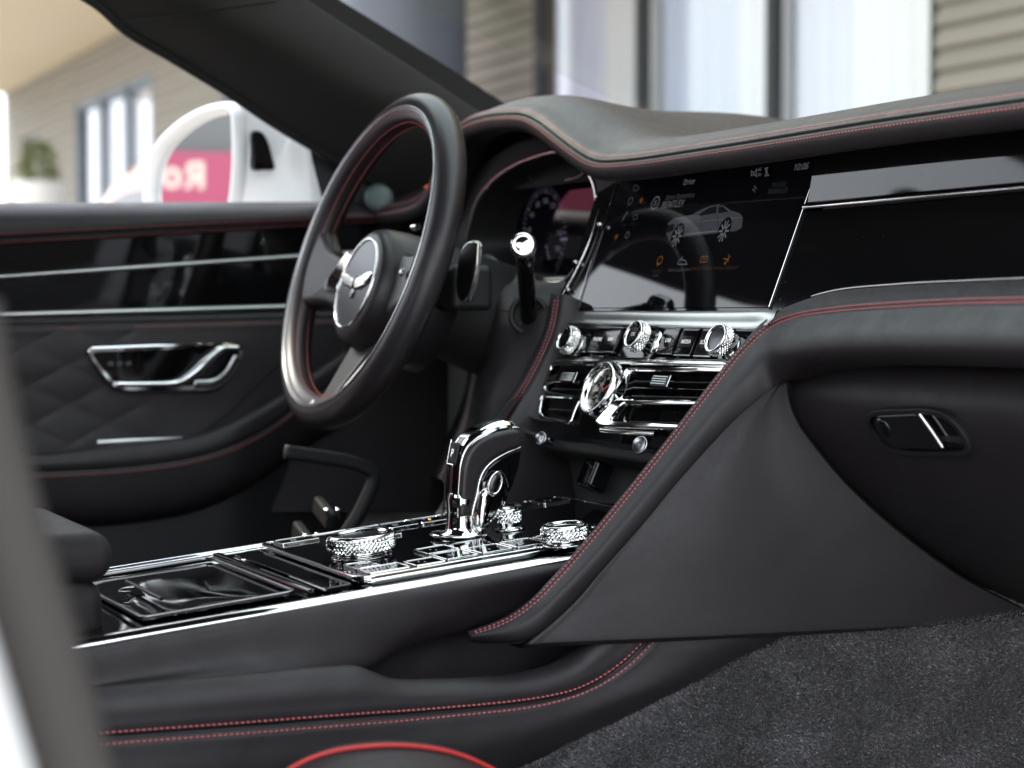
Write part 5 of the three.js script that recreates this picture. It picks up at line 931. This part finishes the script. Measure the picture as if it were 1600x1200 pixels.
// ================= PASSENGER SEAT =================
{
  const s = thing('bucket_seat', 'dark leather passenger seat with red piped cushion edge', 'seat');
  const arc = [[380, 1290], [420, 1235], [470, 1199], [520, 1180], [580, 1171], [640, 1170], [700, 1178], [750, 1195], [800, 1225], [840, 1280]].map(([u, v]) => P(u, v + 7, 'x', .36));
  const in1 = arc.map(p => p.clone().add(V(-.02, -.004, 0))), in2 = arc.map(p => p.clone().add(V(.1, -.02, .002))), in3 = arc.map(p => p.clone().add(V(.3, -.05, .002)));
  const dn = arc.map(p => p.clone().add(V(-.005, -.14, .0)));
  mesh('cushion', new Loft([dn, in1.map(p => p.clone().add(V(.012, -.001, 0))), arc.map(p => p.clone().add(V(.006, -.001, 0))), in2, in3]).geo(40, 20), MAT.leather, s);
  mesh('piping', new THREE.TubeGeometry(crv(arc.map(p => p.clone().add(V(-.004, .0045, 0)))), 60, .0017, 8), MAT.piping, s);
  const bk = mesh('backrest', new RoundedBoxGeometry(.5, .64, .15, 5, .06), MAT.leather, s); bk.position.set(.42, .82, 1.08); bk.rotation.x = -.3; const hr = mesh('headrest', new RoundedBoxGeometry(.26, .17, .1, 5, .04), MAT.leather, s); hr.position.set(.42, 1.2, 1.2); hr.rotation.x = -.2;
  const bb = mesh('base', box(.36, .16, .3, .03), MAT.softBlack, s); bb.position.copy(arc[4]).add(V(.17, -.12, .03));
}

{ // driver seat, just beside the frame: it shades the footwell and the glossy trim mirrors it
  const s = thing('bucket_seat', 'dark leather driver seat with upright backrest behind the steering wheel', 'seat');
  const m = (n, w, h, d, r, x, y, z, rx = 0) => { const k = mesh(n, new RoundedBoxGeometry(w, h, d, 5, r), MAT.leather, s); k.position.set(x, y, z); k.rotation.x = rx; return k; };
  m('cushion', .5, .16, .5, .06, -.40, .49, .68, .08); m('backrest', .48, .64, .15, .06, -.40, .82, 1.0, -.3); m('headrest', .26, .17, .1, .04, -.40, 1.2, 1.13, -.2); m('base', .42, .2, .42, .02, -.40, .36, .7);
}

{ // passenger door standing open, just beside the frame: the glossy trim across the cabin mirrors its dark lining
  const d = thing('passenger_door', 'open white passenger door with dark lining beside the dashboard', 'car door');
  const h = new THREE.Group(); const a = THREE.MathUtils.degToRad(64), M = new THREE.Matrix4().makeBasis(V(Math.sin(a), 0, Math.cos(a)), V(0, 1, 0), V(-Math.cos(a), 0, Math.sin(a))).setPosition(.9, 0, -.5);
  const put = (n, g, m) => mesh(n, g.applyMatrix4(M), m, d);
  put('outer_skin', box(1.12, .64, .06, .02).translate(.58, .66, -.06), MAT.paint); put('lining', box(1.25, .66, .05, .02).translate(.52, .68, .0), MAT.leather);
  put('armrest', box(.7, .07, .08, .03).translate(.62, .64, .05), MAT.leather); put('gloss_panel', box(1.1, .09, .012, .004).translate(.57, .87, .026), MAT.gloss); put('bright_strip', box(1.0, .008, .01, .002).translate(.57, .81, .03), MAT.satin); put('map_pocket', box(.7, .16, .05, .02).translate(.6, .47, .035), MAT.leather);
  put('window_frame', tube([V(.02, .97, -.03), V(.25, 1.12, -.05), V(.6, 1.33, -.1), V(1.0, 1.38, -.13), V(1.12, 1.3, -.12), V(1.12, .98, -.03)], .018, 10), MAT.rubber);
}
// ---------- every group sits at the base of its thing ----------
for (const g of scene.children.filter(o => o.isGroup)) {
  g.updateMatrixWorld(true); const b = new THREE.Box3().setFromObject(g), c = b.getCenter(V(0, 0, 0)); c.y = b.min.y;
  g.position.add(c); for (const k of g.children) k.position.sub(c);
}
const renderer = new THREE.WebGLRenderer({ antialias: true });
renderer.setSize(1024, 768);
renderer.toneMapping = THREE.LinearToneMapping; renderer.toneMappingExposure = EXPOSURE;
renderer.shadowMap.enabled = true;
renderer.render(scene, camera);
